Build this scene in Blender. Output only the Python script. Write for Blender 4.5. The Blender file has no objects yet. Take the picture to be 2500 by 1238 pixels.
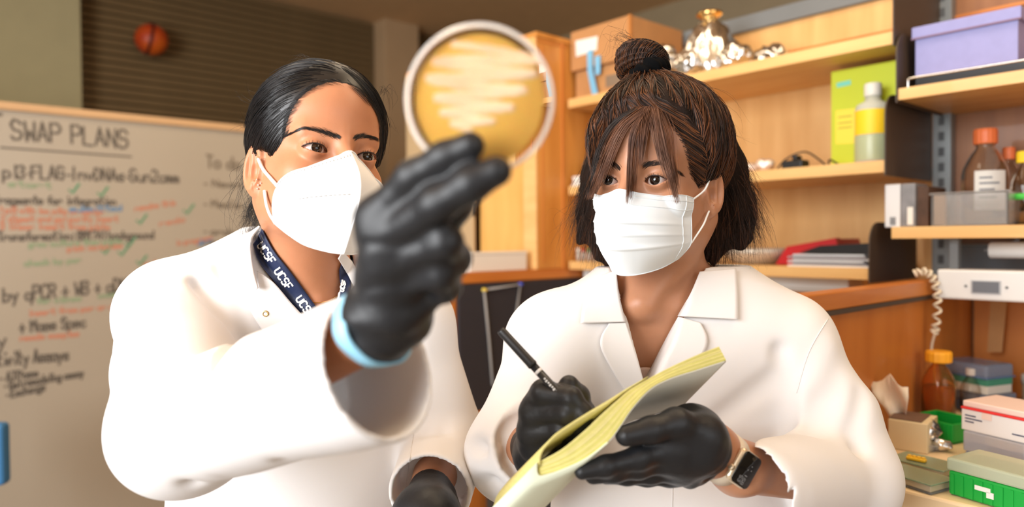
import bpy, bmesh, math, random, time
import numpy as np
from mathutils import Vector, Matrix
import openvdb as vdb
T0 = time.time()
SC = bpy.context.scene
COL = SC.collection
random.seed(7)
RNG = np.random.default_rng(11)

# ------------------------------------------------------------------ camera
YAW, PITCH, ROLL, FPX, CAMH = math.radians(48.6), math.radians(1.1), math.radians(-0.45), 1750.0, 1.36
_F = np.array([math.cos(YAW)*math.cos(PITCH), math.sin(YAW)*math.cos(PITCH), -math.sin(PITCH)])
_R = np.array([math.sin(YAW), -math.cos(YAW), 0.0]); _U = np.cross(_R, _F)
_c, _s = math.cos(ROLL), math.sin(ROLL)
_R, _U = _R*_c + _U*_s, _U*_c - _R*_s
CAM = np.array([0.0, 0.0, CAMH])
cam_d = bpy.data.cameras.new('camera'); cam_o = bpy.data.objects.new('camera', cam_d); COL.objects.link(cam_o)
cam_o.matrix_world = Matrix(((_R[0], _U[0], -_F[0], 0), (_R[1], _U[1], -_F[1], 0), (_R[2], _U[2], -_F[2], CAMH), (0, 0, 0, 1)))
cam_d.sensor_width = 36.0; cam_d.lens = 36.0*FPX/2500.0; cam_d.clip_start = 0.02
cam_d.dof.use_dof = True; cam_d.dof.focus_distance = 0.88; cam_d.dof.aperture_fstop = 2.4
SC.camera = cam_o

# ------------------------------------------------------------------ world, lights, exposure
w = bpy.data.worlds.new('world'); SC.world = w; w.use_nodes = True
w.node_tree.nodes['Background'].inputs[0].default_value = (0.75, 0.87, 1.0, 1)
w.node_tree.nodes['Background'].inputs[1].default_value = 1.0
SC.view_settings.view_transform = 'Standard'; SC.view_settings.look = 'None'
SC.view_settings.exposure = 0.38; SC.view_settings.gamma = 1.0; SC.view_settings.use_curve_mapping = False
def area(name, loc, target, sx, sy, power, col):
    d = bpy.data.lights.new(name, 'AREA'); d.shape = 'RECTANGLE'; d.size = sx; d.size_y = sy; d.energy = power; d.color = col
    o = bpy.data.objects.new(name, d); COL.objects.link(o); o.location = loc
    o.rotation_euler = (Vector(target) - Vector(loc)).to_track_quat('-Z', 'Y').to_euler(); return o
# daylight from the unseen side window, plus frontal fill added at a second one
area('unseen_window_light', (-1.72, 0.55, 1.75), (0.6, 0.62, 1.45), 1.9, 1.5, 88, (0.99, 0.995, 1.0))
area('unseen_window_light', (0.3, -1.72, 1.85), (0.5, 0.6, 1.35), 1.7, 1.3, 7, (1.0, 0.95, 0.88))
# the ceiling's warm lamps
area('lamp_light', (0.75, 1.0, 2.66), (0.75, 1.0, 0), 1.2, 0.3, 7, (1.0, 0.82, 0.60))
area('lamp_light', (1.25, 0.0, 2.66), (1.25, 0.0, 0), 0.3, 1.2, 9, (1.0, 0.78, 0.52))
area('lamp_light', (0.9, 2.2, 2.66), (0.9, 2.2, 0), 1.2, 0.3, 6, (1.0, 0.80, 0.56))

# ------------------------------------------------------------------ helpers
def px(x, y, f):                       # point seen at photograph pixel x, y at depth f along the lens axis
    return CAM + f*((x-1250.0)/FPX*_R - (y-619.0)/FPX*_U + _F)
def on(x, y, ax, v):                   # the same on an axis-aligned plane of the room
    d = (x-1250.0)/FPX*_R - (y-619.0)/FPX*_U + _F
    return CAM + d*((v-CAM[ax])/d[ax])
def lin(c):
    return tuple((v/255/12.92 if v/255 <= 0.04045 else ((v/255+0.055)/1.055)**2.4) for v in c) + (1.0,)
MATS = {}
def mat(name, col, rough=0.5, metal=0.0, var=0.0, scale=8.0, bump=0.0, bscale=40.0, trans=0.0, ior=1.45, sss=0.0, sssr=(1, .35, .2),
        stretch=(1, 1, 1), col2=None, coat=0.0, alpha=1.0, spec=0.5, emit=None, sheen=0.0):
    if name in MATS: return MATS[name]
    m = bpy.data.materials.new(name); m.use_nodes = True; nt = m.node_tree; N = nt.nodes; Lk = nt.links
    b = N['Principled BSDF']; I = b.inputs
    I['Base Color'].default_value = lin(col); I['Roughness'].default_value = rough; I['Metallic'].default_value = metal
    I['Transmission Weight'].default_value = trans; I['IOR'].default_value = ior; I['Alpha'].default_value = alpha
    I['Coat Weight'].default_value = coat; I['Specular IOR Level'].default_value = spec; I['Sheen Weight'].default_value = sheen
    if sss: I['Subsurface Weight'].default_value = sss; I['Subsurface Radius'].default_value = sssr; I['Subsurface Scale'].default_value = 0.006
    if emit: I['Emission Color'].default_value = lin(emit[0]); I['Emission Strength'].default_value = emit[1]
    tc = N.new('ShaderNodeTexCoord'); mp = N.new('ShaderNodeMapping'); mp.inputs['Scale'].default_value = stretch
    Lk.new(tc.outputs['Object'], mp.inputs['Vector'])
    n = N.new('ShaderNodeTexNoise'); n.inputs['Scale'].default_value = scale; n.inputs['Detail'].default_value = 5
    Lk.new(mp.outputs[0], n.inputs['Vector'])
    if var or col2:
        r = N.new('ShaderNodeValToRGB'); c1 = lin(col)
        c2 = lin(col2) if col2 else tuple(v*(1-var) for v in c1[:3]) + (1,)
        r.color_ramp.elements[0].color = c2; r.color_ramp.elements[1].color = c1
        r.color_ramp.elements[0].position = 0.32; r.color_ramp.elements[1].position = 0.66
        Lk.new(n.outputs['Fac'], r.inputs[0]); Lk.new(r.outputs[0], I['Base Color'])
    if bump:
        n2 = N.new('ShaderNodeTexNoise'); n2.inputs['Scale'].default_value = bscale; n2.inputs['Detail'].default_value = 4
        Lk.new(mp.outputs[0], n2.inputs['Vector'])
        bp = N.new('ShaderNodeBump'); bp.inputs['Strength'].default_value = bump; bp.inputs['Distance'].default_value = 0.004
        Lk.new(n2.outputs['Fac'], bp.inputs['Height']); Lk.new(bp.outputs[0], I['Normal'])
    MATS[name] = m; return m
def wood(name, a, b, stretch, rough=0.45):
    return mat(name, a, rough, col2=b, scale=3.0, stretch=stretch, bump=0.05, bscale=12, coat=0.1)

def empty(name, loc, label=None, cat=None, group=None):
    o = bpy.data.objects.new(name, None); o.empty_display_size = 0.05; COL.objects.link(o); o.location = Vector(loc)
    return tag(o, label, cat, group)
def tag(o, label=None, cat=None, group=None, kind=None):
    if label: o['label'] = label
    if cat: o['category'] = cat
    if group: o['group'] = group
    if kind: o['kind'] = kind
    return o
def wloc(p):
    v = Vector((0, 0, 0))
    while p is not None: v += p.location; p = p.parent
    return v
def link(name, me, m=None, parent=None, smooth=False):
    if m is not None and not me.materials: me.materials.append(m)
    o = bpy.data.objects.new(name, me); COL.objects.link(o)
    if parent is not None:
        o.parent = parent; off = wloc(parent); me.transform(Matrix.Translation(-off))
    if smooth: me.shade_smooth()
    return o
def mk(name, bm, m=None, parent=None, smooth=False):
    me = bpy.data.meshes.new(name); bm.normal_update(); bm.to_mesh(me); bm.free()
    return link(name, me, m, parent, smooth)
def pyd(name, V, Fc, m=None, parent=None, smooth=True):
    me = bpy.data.meshes.new(name); me.from_pydata([tuple(map(float, v)) for v in V], [], [tuple(map(int, f)) for f in Fc]); me.update()
    return link(name, me, m, parent, smooth)
def own(o, loc):                       # give a single-mesh thing its origin at its base
    loc = Vector(loc); o.data.transform(Matrix.Translation(-loc)); o.location = loc; return o
def box(bm, lo, hi, bev=0.0, seg=1, rotz=0.0, tilt=None):
    lo = Vector(lo); hi = Vector(hi); c = (lo+hi)/2; s = hi-lo
    M = Matrix.Translation(c)
    if rotz: M = M @ Matrix.Rotation(rotz, 4, 'Z')
    if tilt: M = M @ Matrix.Rotation(tilt[1], 4, tilt[0])
    g = bmesh.ops.create_cube(bm, size=1.0, matrix=M @ Matrix.Diagonal((abs(s.x), abs(s.y), abs(s.z), 1)))
    if bev:
        ed = list({e for v in g['verts'] for e in v.link_edges})
        bmesh.ops.bevel(bm, geom=ed, offset=bev, segments=seg, affect='EDGES', profile=0.5)
    return bm
def Box(lo, hi, bev=0.002, seg=2, **k): return box(bmesh.new(), lo, hi, bev, seg, **k)
def lathe(bm, prof, c, n=28, axis=None):          # prof: (radius, height) pairs
    c = Vector(c); Q = Vector((0, 0, 1)).rotation_difference(Vector(axis)).to_matrix() if axis is not None else Matrix.Identity(3)
    rings = []
    for r, h in prof:
        rings.append([bm.verts.new(c + Q @ Vector((max(r, 1e-5)*math.cos(2*math.pi*i/n), max(r, 1e-5)*math.sin(2*math.pi*i/n), h))) for i in range(n)])
    for a, b in zip(rings, rings[1:]):
        for i in range(n): bm.faces.new((a[i], a[(i+1) % n], b[(i+1) % n], b[i]))
    return bm
def tube(bm, pts, rad, n=8, cap=True):
    P = [Vector(p) for p in pts]; R = rad if hasattr(rad, '__len__') else [rad]*len(P)
    rings = []; up = Vector((0, 0, 1))
    for i, p in enumerate(P):
        t = (P[min(i+1, len(P)-1)] - P[max(i-1, 0)]).normalized()
        if abs(t.dot(up)) > 0.95: up = Vector((1, 0, 0)) if abs(t.x) < 0.9 else Vector((0, 1, 0))
        u = t.cross(up).normalized(); v = t.cross(u).normalized(); up = -v
        rings.append([bm.verts.new(p + R[i]*(math.cos(2*math.pi*k/n)*u + math.sin(2*math.pi*k/n)*v)) for k in range(n)])
    for a, b in zip(rings, rings[1:]):
        for k in range(n): bm.faces.new((a[k], a[(k+1) % n], b[(k+1) % n], b[k]))
    if cap: bm.faces.new(rings[0][::-1]); bm.faces.new(rings[-1])
    bmesh.ops.recalc_face_normals(bm, faces=bm.faces[:]); return bm
def Tube(pts, rad, n=8): return tube(bmesh.new(), pts, rad, n)
def plate(bm, corners, th):                       # thick polygon: corners in order, pushed th (vector)
    a = [bm.verts.new(Vector(p)) for p in corners]; b = [bm.verts.new(Vector(p)+Vector(th)) for p in corners]; n = len(a)
    bm.faces.new(a[::-1]); bm.faces.new(b)
    for i in range(n): bm.faces.new((a[i], a[(i+1) % n], b[(i+1) % n], b[i]))
    bmesh.ops.recalc_face_normals(bm, faces=bm.faces[:]); return bm
def smooth_path(P, n=40):
    P = np.asarray(P, float); k = len(P); t = np.linspace(0, k-1, n); i = np.clip(t.astype(int), 0, k-2); u = (t-i)[:, None]
    p0 = P[np.maximum(i-1, 0)]; p1 = P[i]; p2 = P[i+1]; p3 = P[np.minimum(i+2, k-1)]
    return 0.5*((2*p1) + (-p0+p2)*u + (2*p0-5*p1+4*p2-p3)*u**2 + (-p0+3*p1-3*p2+p3)*u**3)

# single-stroke lettering (baseline y = 2, x-height 5, capitals 8)
GL = {'A': '022842 1434', 'B': '020838473635053544433202', 'C': '4738180703123243', 'D': '02082846442202', 'E': '48080242 0535', 'F': '480802 0535', 'G': '47381807031232434525', 'I': '2228', 'K': '0802 4805 0542',
 'L': '080242', 'M': '0208254842', 'N': '02084248', 'O': '180703123243473818', 'P': '02083847463505', 'Q': '180703123243473818 2441', 'R': '02083847463505 2542', 'S': '473818070615354443321203', 'T': '0848 2822',
 'U': '080312324348', 'H': '0802 4842 0545', 'W': '0812254248', 'Y': '082548 2522', 'X': '0248 0842', 'V': '082248', 'a': '4535150403123243 4542', 'b': '0802 0515354443321203', 'c': '4535150403123243',
 'd': '4842 4535150403123243', 'e': '044435150403123243', 'f': '48382722 0545', 'g': '4535150403123243 4541301001', 'h': '0802 0415354442', 'i': '2522 2728', 'k': '0802 4504 1442', 'l': '2822', 'm': '0502 04152422 24354442',
 'n': '0502 0415354442', 'o': '150403123243443515', 'p': '0500 0515354443321203', 'q': '4540 4535150403123243', 'r': '0502 04153544', 's': '453515043443321203', 't': '28233242 0646', 'u': '0503123243 4542', 'v': '052245',
 'j': '353010 3738', 'y': '0523 4510', 'z': '05450242', 'w': '0512243245', 'x': '0245 0542', '2': '07183847460242', '3': '07384746254443321203', '4': '38043444 3632', '7': '084822',
 '1': '172822 ', '0': '180703123243473818', '+': '0444 2226', '-': '1434', ':': '2322 2526', '.': '2223', '/': '0248', '&': '422617283604022343', '5': '48080515354443321203',
 '8': '180706153546473818 150403123243443515'}
def strokes(text):
    out = []; x = 0.0
    for ch in text:
        if ch == ' ': x += 3.6; continue
        for st in GL.get(ch, '').split():
            out.append([(x+int(st[i]), int(st[i+1])-2.0) for i in range(0, len(st)-1, 2)])
        x += 3.2 if ch in 'il:.1-' else 5.4
    return out, x
def ribbon(bm, pts, wd, nrm):
    P = [Vector(p) for p in pts]; n = Vector(nrm); L = []
    for i, p in enumerate(P):
        t = (P[min(i+1, len(P)-1)]-P[max(i-1, 0)]); t = t.normalized() if t.length > 1e-9 else Vector((1, 0, 0))
        s = t.cross(n).normalized()*wd/2; L.append((bm.verts.new(p-s), bm.verts.new(p+s)))
    for a, b in zip(L, L[1:]): bm.faces.new((a[0], a[1], b[1], b[0]))
    return bm
# ------------------------------------------------------------------ the room
W_SH = wood('shelf_maple', (228, 182, 118), (212, 162, 98), (8, 8, .8))
W_EDGE = wood('maple_edge', (232, 190, 126), (218, 168, 102), (9, 1.2, 9))
W_OR = wood('divider_cherry', (202, 124, 54), (186, 108, 42), (5, 5, .8))
W_CAB = wood('cabinet_maple', (212, 146, 70), (190, 122, 50), (6, 6, 1))
BRN = mat('brown_steel', (74, 60, 48), 0.5, var=0.1)
GRY = mat('grey_steel', (116, 120, 122), 0.4, var=0.05)
WALL = mat('wall_paint', (168, 150, 118), 0.8, var=0.05)
def struct(name, bm, m, parent=None): 
    o = mk(name, bm, m, parent); o['kind'] = 'structure'; return o
struct('floor', Box((-1.9, -1.9, -0.1), (3.7, 4.2, 0), 0), mat('floor_vinyl', (150, 140, 125), 0.5, var=0.15))
struct('ceiling', Box((-1.9, -1.9, 2.74), (3.7, 4.2, 2.85), 0), mat('ceiling_paint', (222, 182, 134), 0.8, var=0.05))
struct('wall_left', Box((-1.9, 4.03, 0), (3.7, 4.2, 2.74), 0), WALL)
struct('wall_back', Box((3.5, -1.9, 0), (3.7, 4.03, 2.74), 0), WALL)
bm = bmesh.new()                                                       # wall with the big window, left of the camera
for lo, hi in (((-1.9, -1.9, 0), (-1.75, -0.45, 2.74)), ((-1.9, 1.55, 0), (-1.75, 4.03, 2.74)), ((-1.9, -0.45, 0), (-1.75, 1.55, 0.95)), ((-1.9, -0.45, 2.55), (-1.75, 1.55, 2.74))): box(bm, lo, hi)
struct('wall_window', bm, WALL)
bm = bmesh.new()
for lo, hi in (((-1.75, -1.9, 0), (-0.6, -1.75, 2.74)), ((1.2, -1.9, 0), (3.5, -1.75, 2.74)), ((-0.6, -1.9, 0), (1.2, -1.75, 1.15)), ((-0.6, -1.9, 2.55), (1.2, -1.75, 2.74))): box(bm, lo, hi)
struct('wall_front', bm, WALL)
for nm, a, b, ax in (('window_1', (-1.9, -0.45, 0.95), (-1.8, 1.55, 2.55), 1), ('fill_window', (-0.6, -1.9, 1.15), (1.2, -1.8, 2.55), 0)):  # the second frame is added, unseen, to carry the frontal fill
    bm = bmesh.new(); t = 0.05
    a = Vector(a); b = Vector(b); d = Vector((0, 0, 0)); d[ax] = t
    box(bm, a, (b.x, b.y, a.z+t)); box(bm, (a.x, a.y, b.z-t), b)
    lo = Vector(a); hi = Vector(b); hi[ax] = a[ax]+t; box(bm, lo, hi); lo = Vector(a); lo[ax] = b[ax]-t; box(bm, lo, b)
    struct(nm, bm, GRY)
# pier and column standing proud of the left wall, roller blinds between them
struct('trim_1', Box((-1.75, 3.86, 0), (0.725, 4.03, 2.74), 0.004), mat('pier_paint', (172, 162, 124), 0.8, var=0.05))
struct('trim_2', Box((2.37, 3.86, 0), (2.62, 4.03, 2.74), 0.004), mat('column_paint', (186, 154, 116), 0.8, var=0.05))
SLAT = mat('blind_slat', (122, 100, 68), 0.5, var=0.12, scale=5)
def blind(x0, x1, label):
    t = empty('window_blind', ((x0+x1)/2, 3.99, 0.9), label, 'window blind', 'dark slatted blinds on the far wall')
    mk('back_sheet', Box((x0, 4.005, 0.9), (x1, 4.02, 2.73), 0), SLAT, t)
    s0 = None; n = 46; p = 1.83/n
    for i in range(n):
        z = 0.9+p*i
        if s0 is None:
            bm = plate(bmesh.new(), [(x0, 4.0, z+0.002), (x0, 3.978, z+0.006), (x0, 3.990, z+p*0.95), (x0, 4.004, z+p*0.95)], (x1-x0, 0, 0)); s0 = mk('slat', bm, SLAT, t); z0 = z
        else:
            o = s0.copy(); COL.objects.link(o); o.location.z = z-z0
    return t
blind(0.735, 2.36, 'wide dark brown slatted roller blind behind the whiteboard')
blind(2.63, 3.45, 'narrow strip of dark slatted blind to the right of the tan column')
# ornament ball stuck on the blind
c = on(370, 97, 1, 3.885); r = 0.077
t = empty('ornament_ball', c - np.array([0, 0, r]), 'orange red ball with a dark seam, in front of the dark slatted blind', 'ball')
bm = bmesh.new(); bmesh.ops.create_uvsphere(bm, u_segments=32, v_segments=20, radius=r, matrix=Matrix.Translation(Vector(c)))
mk('ball_shell', bm, mat('ball_orange', (206, 96, 24), 0.45, col2=(170, 46, 20), scale=9), t, True)
bm = bmesh.new(); bmesh.ops.create_circle(bm, segments=40, radius=r*1.005)
vs = [(c[0]-0.012+0.2*r*math.cos(a), c[1]+r*1.0*math.cos(a+1.2)*0.98, c[2]+r*0.98*math.sin(a+1.2)) for a in np.linspace(0, 2*math.pi, 41)]
bm.free(); P = [Vector(c)+(Vector(v)-Vector(c)).normalized()*r*1.003 for v in vs]
mk('seam', Tube(P, 0.007, 6), mat('seam_dark', (70, 14, 10), 0.6), t, True)
mk('hook', Tube([(c[0], c[1]+r*0.9, c[2]), (c[0], 3.977, c[2])], 0.004, 6), BRN, t)

# ------------------------------------------------------------------ whiteboard
XB0, XB1, YB, ZB0, ZB1 = -0.75, 1.36, 2.80, 0.32, 1.79
t = empty('whiteboard', ((XB0+XB1)/2, YB+0.02, 0), 'wheeled whiteboard with a tan frame, covered in handwritten experiment plans', 'whiteboard')
mk('board', Box((XB0, YB, ZB0), (XB1, YB+0.02, ZB1), 0.001), mat('board_white', (170, 158, 140), 0.28, var=0.06, scale=1.5), t)
FR = mat('board_frame', (200, 160, 116), 0.35, var=0.05)
bm = bmesh.new(); box(bm, (XB0-0.02, YB-0.012, ZB1-0.002), (XB1+0.02, YB+0.032, ZB1+0.024), 0.004, 2); mk('frame_rail', bm, FR, t)
mk('frame_rail', Box((XB0-0.02, YB-0.012, ZB0-0.024), (XB1+0.02, YB+0.032, ZB0), 0.004), FR, t)
for x in (XB0-0.02, XB1): mk('frame_stile', Box((x, YB-0.012, ZB0-0.002), (x+0.02, YB+0.032, ZB1), 0.003), FR, t)
for x in (XB0+0.1, XB1-0.1):
    mk('leg', Box((x-0.02, YB+0.033, 0.06), (x+0.02, YB+0.06, ZB1-0.1), 0.003), GRY, t)
    mk('foot', Box((x-0.025, YB-0.25, 0.04), (x+0.025, YB+0.3, 0.075), 0.005), GRY, t)
    for y in (YB-0.22, YB+0.27):
        mk('caster', lathe(bmesh.new(), [(0, -0.012), (0.02, -0.012), (0.02, 0.012), (0, 0.012)], (x, y, 0.02), 16, (1, 0, 0)), BRN, t)
PEN = {'k': mat('marker_black', (92, 84, 74), 0.6), 'l': mat('marker_worn', (118, 106, 90), 0.6), 'r': mat('marker_red', (186, 124, 98), 0.6), 'g': mat('marker_green', (84, 140, 104), 0.6), 'b': mat('marker_blue', (96, 130, 160), 0.6), 'p': mat('marker_pale_green', (136, 152, 120), 0.6)}
hash_pen = 'krgbpl'
def scribble(text, x0, y0, x1, y1, h, pen, wd=0.006):      # baseline from pixel (x0,y0) to (x1,y1) on the board, h = cap height in metres
    a = Vector(on(x0, y0, 1, YB-0.0008)); b = Vector(on(x1, y1, 1, YB-0.0008)); S, L = strokes(text); bm = bmesh.new()
    ex = (b-a)/L; k = h/6.0
    q = 0; lift = 1e-4*(hash_pen.index(pen)+1)
    for st in S:
        V = [a+ex*p[0]+Vector((random.uniform(-.1, .1)*k, -lift, (p[1]+random.uniform(-.25, .25))*k)) for p in st]
        for i in range(len(V)-1):                       # every dash lies a hair proud of the one before
            q += 1; d = (V[i+1]-V[i]).normalized()*wd*.35; ribbon(bm, [V[i]-d+Vector((0, -4e-6*(q % 20), 0)), V[i+1]+d+Vector((0, -4e-6*(q % 20), 0))], wd, (0, 1, 0))
    return mk('handwriting', bm, PEN[pen], t)
scribble('T', -22, 322, 12, 325, 0.060, 'k', 0.010)
scribble('SWAP PLANS', 28, 340, 318, 362, 0.062, 'k', 0.008)
bm = ribbon(bmesh.new(), [on(0, 360, 1, YB-0.0008), on(322, 383, 1, YB-0.0008)], 0.006, (0, 1, 0)); mk('underline', bm, PEN['k'], t)
scribble('pl3-FLAG-InvDNAs-Sun2cmm', 8, 434, 440, 446, 0.042, 'k', 0.007)
scribble('fragments for integration', -14, 497, 285, 500, 0.026, 'k', 0.006)
scribble('Transformation: BMY741 background', -4, 588, 378, 582, 0.028, 'k', 0.006)
scribble('by qPCR + WB + gDNA', 8, 738, 330, 708, 0.045, 'k', 0.007)
scribble('y', -6, 850, 20, 846, 0.05, 'k', 0.007)
scribble('+ Mass Spec', 48, 812, 212, 797, 0.036, 'k', 0.007)
scribble('tivity Assays', -8, 895, 170, 878, 0.042, 'k', 0.007)
scribble('- ATPase', -2, 932, 96, 918, 0.026, 'k', 0.006)
scribble('- Gel remodeling assay', 10, 952, 206, 918, 0.027, 'k', 0.006)
scribble('- Exchange', 14, 974, 112, 952, 0.027, 'k', 0.006)
scribble('To do', 505, 408, 590, 414, 0.045, 'l', 0.008)
for y, s in ((455, 'Neon'), (505, 'Media'), (572, 'order'), (598, 'samples')): scribble('- '+s, 495, y, 592, y+3, 0.026, 'l', 0.006)
for s, a, p in (('1 pl3 with lox site on vector', (0, 519, 255, 524), 'r'), ('2 digest and gel purify insert', (2, 541, 290, 541), 'r'), ('3 linear insert from plate', (0, 560, 270, 560), 'r'), ('submitted', (170, 516, 300, 514), 'b'), ('pick colonies', (165, 614, 300, 605), 'r'),
   ('grow culture then plate', (70, 603, 300, 594), 'p'), ('check by pcr', (60, 650, 200, 640), 'p'), ('for clones', (90, 742, 200, 734), 'p'), ('compare', (240, 728, 330, 718), 'p'), ('insert from pcr or not', (70, 772, 300, 752), 'r'), ('needs samples', (50, 832, 195, 820), 'r'), ('- mix', (270, 806, 320, 796), 'r'),
   ('remake this', (330, 515, 430, 500), 'r'), ('redo', (390, 552, 455, 540), 'r'), ('in progress', (430, 600, 520, 585), 'r'), ('out now', (350, 650, 430, 645), 'r'), ('start', (20, 455, 130, 460), 'p'), ('done', (485, 600, 520, 590), 'b')):
    scribble(s, *a, 0.019, p, 0.005)
for x, y in ((180, 470), (250, 478), (345, 545), (460, 520), (260, 618), (318, 600), (345, 645), (300, 622)):
    bm = ribbon(bmesh.new(), [on(x-12, y-8, 1, YB-0.001), on(x-4, y+2, 1, YB-0.001), on(x+14, y-22, 1, YB-0.001)], 0.008, (0, 1, 0)); mk('tick_mark', bm, PEN['g'], t)
# blue chair whose back just enters the frame at the left
pc = px(-62, 1110, 1.9); t = empty('chair', (pc[0], pc[1], 0), 'blue chair back just inside the left edge of the picture', 'chair')
BLU = mat('blue_plastic', (60, 120, 170), 0.5, var=0.06); cx, cy = pc[0], pc[1]
mk('backrest', Box((cx-0.09, cy-0.02, pc[2]-0.08), (cx+0.085, cy+0.02, pc[2]+0.085), 0.012, 3, rotz=-0.7), BLU, t)
mk('seat', Box((cx-0.17, cy-0.36, 0.44), (cx+0.15, cy-0.04, 0.47), 0.012, 3), BLU, t)
for dx, dy in ((-.14, -.33), (.12, -.33), (-.14, -.07), (.12, -.07)): mk('leg', Tube([(cx+dx, cy+dy, 0.445), (cx+dx*1.15, cy+dy*1.05, 0)], 0.011, 8), GRY, t)
mk('back_post', Tube([(cx, cy-0.06, 0.45), (cx, cy+0.01, 0.6), (cx, cy+0.012, pc[2])], 0.012, 8), GRY, t)

# ------------------------------------------------------------------ bench unit: shelf wall, dividers, shelves
XF, XW = 1.60, 1.90
t = empty('shelf_wall', (1.95, 0.9, 0), 'tall maple back wall of the lab bench with a grey top rail', 'wall panel')
for y0, y1, m in ((-0.55, 0.592, wood('panel_shaded', (150, 98, 56), (128, 80, 44), (8, 8, .8))), (0.5925, 1.56, W_SH)): mk('panel', Box((XW, y0, 0), (XW+0.04, y1-0.0005, 1.957), 0.0005), m, t)  # right bay's shelf shade is put into its panel as a darker wood colour
mk('groove_strip', Box((XW-0.006, -0.55, 1.868), (XW, 1.56, 1.876), 0.001), W_OR, t)
mk('top_rail', Box((XW-0.012, -0.55, 1.958), (XW+0.052, 1.60, 2.003), 0.002), GRY, t)
# slotted posts
def post(y):
    p = empty('slotted_post', (XW-0.02, y, 1.0), 'grey slotted steel post between the two shelf bays', 'post') if y > 0 else empty('slotted_post', (XW-0.02, y, 1.0), 'grey slotted steel post at the far right', 'post')
    mk('channel', Box((XW-0.032, y-0.02, 1.0), (XW-0.0005, y+0.02, 2.0), 0.002), mat('post_steel', (132, 136, 136), 0.35, metal=0.3), p)
    s0 = None
    for i in range(24):
        z = 1.08+i*0.036
        if s0 is None: s0 = mk('slot', Box((XW-0.0335, y-0.006, z), (XW-0.031, y+0.006, z+0.02), 0), mat('slot_dark', (84, 86, 88), 0.8), p); z0 = z
        else: o = s0.copy(); COL.objects.link(o); o.location.z = z-z0
post(0.596)
def shelf(name, y0, y1, ztop, zbot, label, m=W_EDGE, x0=XF, plates=()):
    t = empty(name, ((x0+XW)/2, (y0+y1)/2, zbot), label, 'shelf')
    mk('board', Box((x0+0.004, y0, zbot), (XW-0.001, y1, ztop), 0.001), m, t)
    mk('front_edge', Box((x0, y0, zbot-0.001), (x0+0.004, y1, ztop+0.001), 0.001), W_EDGE, t)
    for y, lo, hi in plates:
        C = []; rr = 0.045; x1 = XW-0.037; x0p = x0-0.004
        for a in np.linspace(math.pi, math.pi/2, 7): C.append((x0p+rr+rr*math.cos(a), y, hi-rr+rr*math.sin(a)))
        C += [(x1, y, hi), (x1, y, lo), (x0p, y, lo)]
        mk('end_plate', plate(bmesh.new(), C, (0, 0.003, 0)), BRN, t)
    return t
shelf('shelf', 0.603, 1.548, 1.790, 1.765, 'top maple shelf behind the woman with the hair bun, holding cardboard boxes and foil', plates=((0.599, 1.76, 1.99),))
shelf('shelf', 0.619, 1.548, 1.522, 1.498, 'middle maple shelf of the left bay, holding the lime green folder', plates=((0.615, 1.49, 1.665),))
shelf('shelf', 0.652, 1.548, 1.291, 1.268, 'lowest maple shelf of the left bay, holding a red binder and papers', plates=((0.647, 1.26, 1.392),))
shelf('shelf', -0.5, 0.592, 1.668, 1.646, 'upper shelf of the right bay, under the lilac box', plates=((0.5925, 1.64, 1.79),))
shelf('shelf', -0.5, 0.605, 1.3795, 1.357, 'lower shelf of the right bay, under the clear tray and glass bottles')
# dividers between the bench bays
def divider(y0, y1, x0, label, pin=False):
    t = empty('bench_divider', ((x0+XW)/2, (y0+y1)/2, 0), label, 'divider')
    mk('core', Box((x0+0.03, y0+0.004, 0), (XW-0.001, y1-0.004, 1.24), 0.001), W_OR, t)
    mk('top_cap', Box((x0-0.004, y0-0.004, 1.24), (XW-0.001, y1+0.002, 1.27), 0.003), wood('cap_cherry', (206, 130, 58), (186, 108, 42), (1, 8, 8)), t)
    mk('end_stile', Box((x0, y0, 0), (x0+0.03, y1, 1.24), 0.002), W_OR, t)
    if pin:
        mk('pinboard', Box((x0+0.035, y0-0.008, 0.885), (XW-0.01, y0+0.003, 1.238), 0.001), mat('pinboard_black', (44, 42, 48), 0.75, var=0.1, bump=0.1), t)
        mk('kick_rail', Box((x0+0.031, y0-0.01, 0.0), (XW-0.01, y0+0.004, 0.884), 0.001), W_OR, t)
    else:
        mk('groove', Box((x0, y0-0.0045, 1.232), (XW-0.01, y0-0.001, 1.24), 0), BRN, t)
    return t
divider(0.535, 0.565, 1.085, 'orange cherry wood divider between the two bench bays, beside the amber bottle')
D2 = divider(1.56, 1.62, 1.14, 'wooden divider with a black pinboard, below the tall cabinet', True)
# white rope loop pinned on the black board
a = [on(1182, 708, 1, 1.548), on(1270, 694, 1, 1.548), on(1256, 800, 1, 1.548), on(1236, 925, 1, 1.548), on(1203, 940, 1, 1.548), on(1194, 830, 1, 1.548), on(1182, 708, 1, 1.548)]
o = mk('string_loop', Tube(smooth_path(a, 7), 0.0035, 6), mat('string_grey', (150, 146, 142), 0.7), None, True); own(o, a[4]); tag(o, 'pale string loop pinned on the black board', 'string')
for q, colr, lb in ((a[0], (220, 190, 70), 'yellow'), (a[1], (60, 80, 190), 'blue')):
    o = mk('push_pin', lathe(bmesh.new(), [(0, 0), (0.006, 0), (0.006, 0.003), (0.0035, 0.004), (0.0035, 0.010), (0.005, 0.012), (0, 0.012)], (q[0], q[1]+0.0035, q[2]), 14, (0, -1, 0)), mat('pin_'+lb, colr, 0.35), None, True)
    own(o, q); tag(o, lb+' push pin holding a corner of the pale string', 'push pin')
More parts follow.
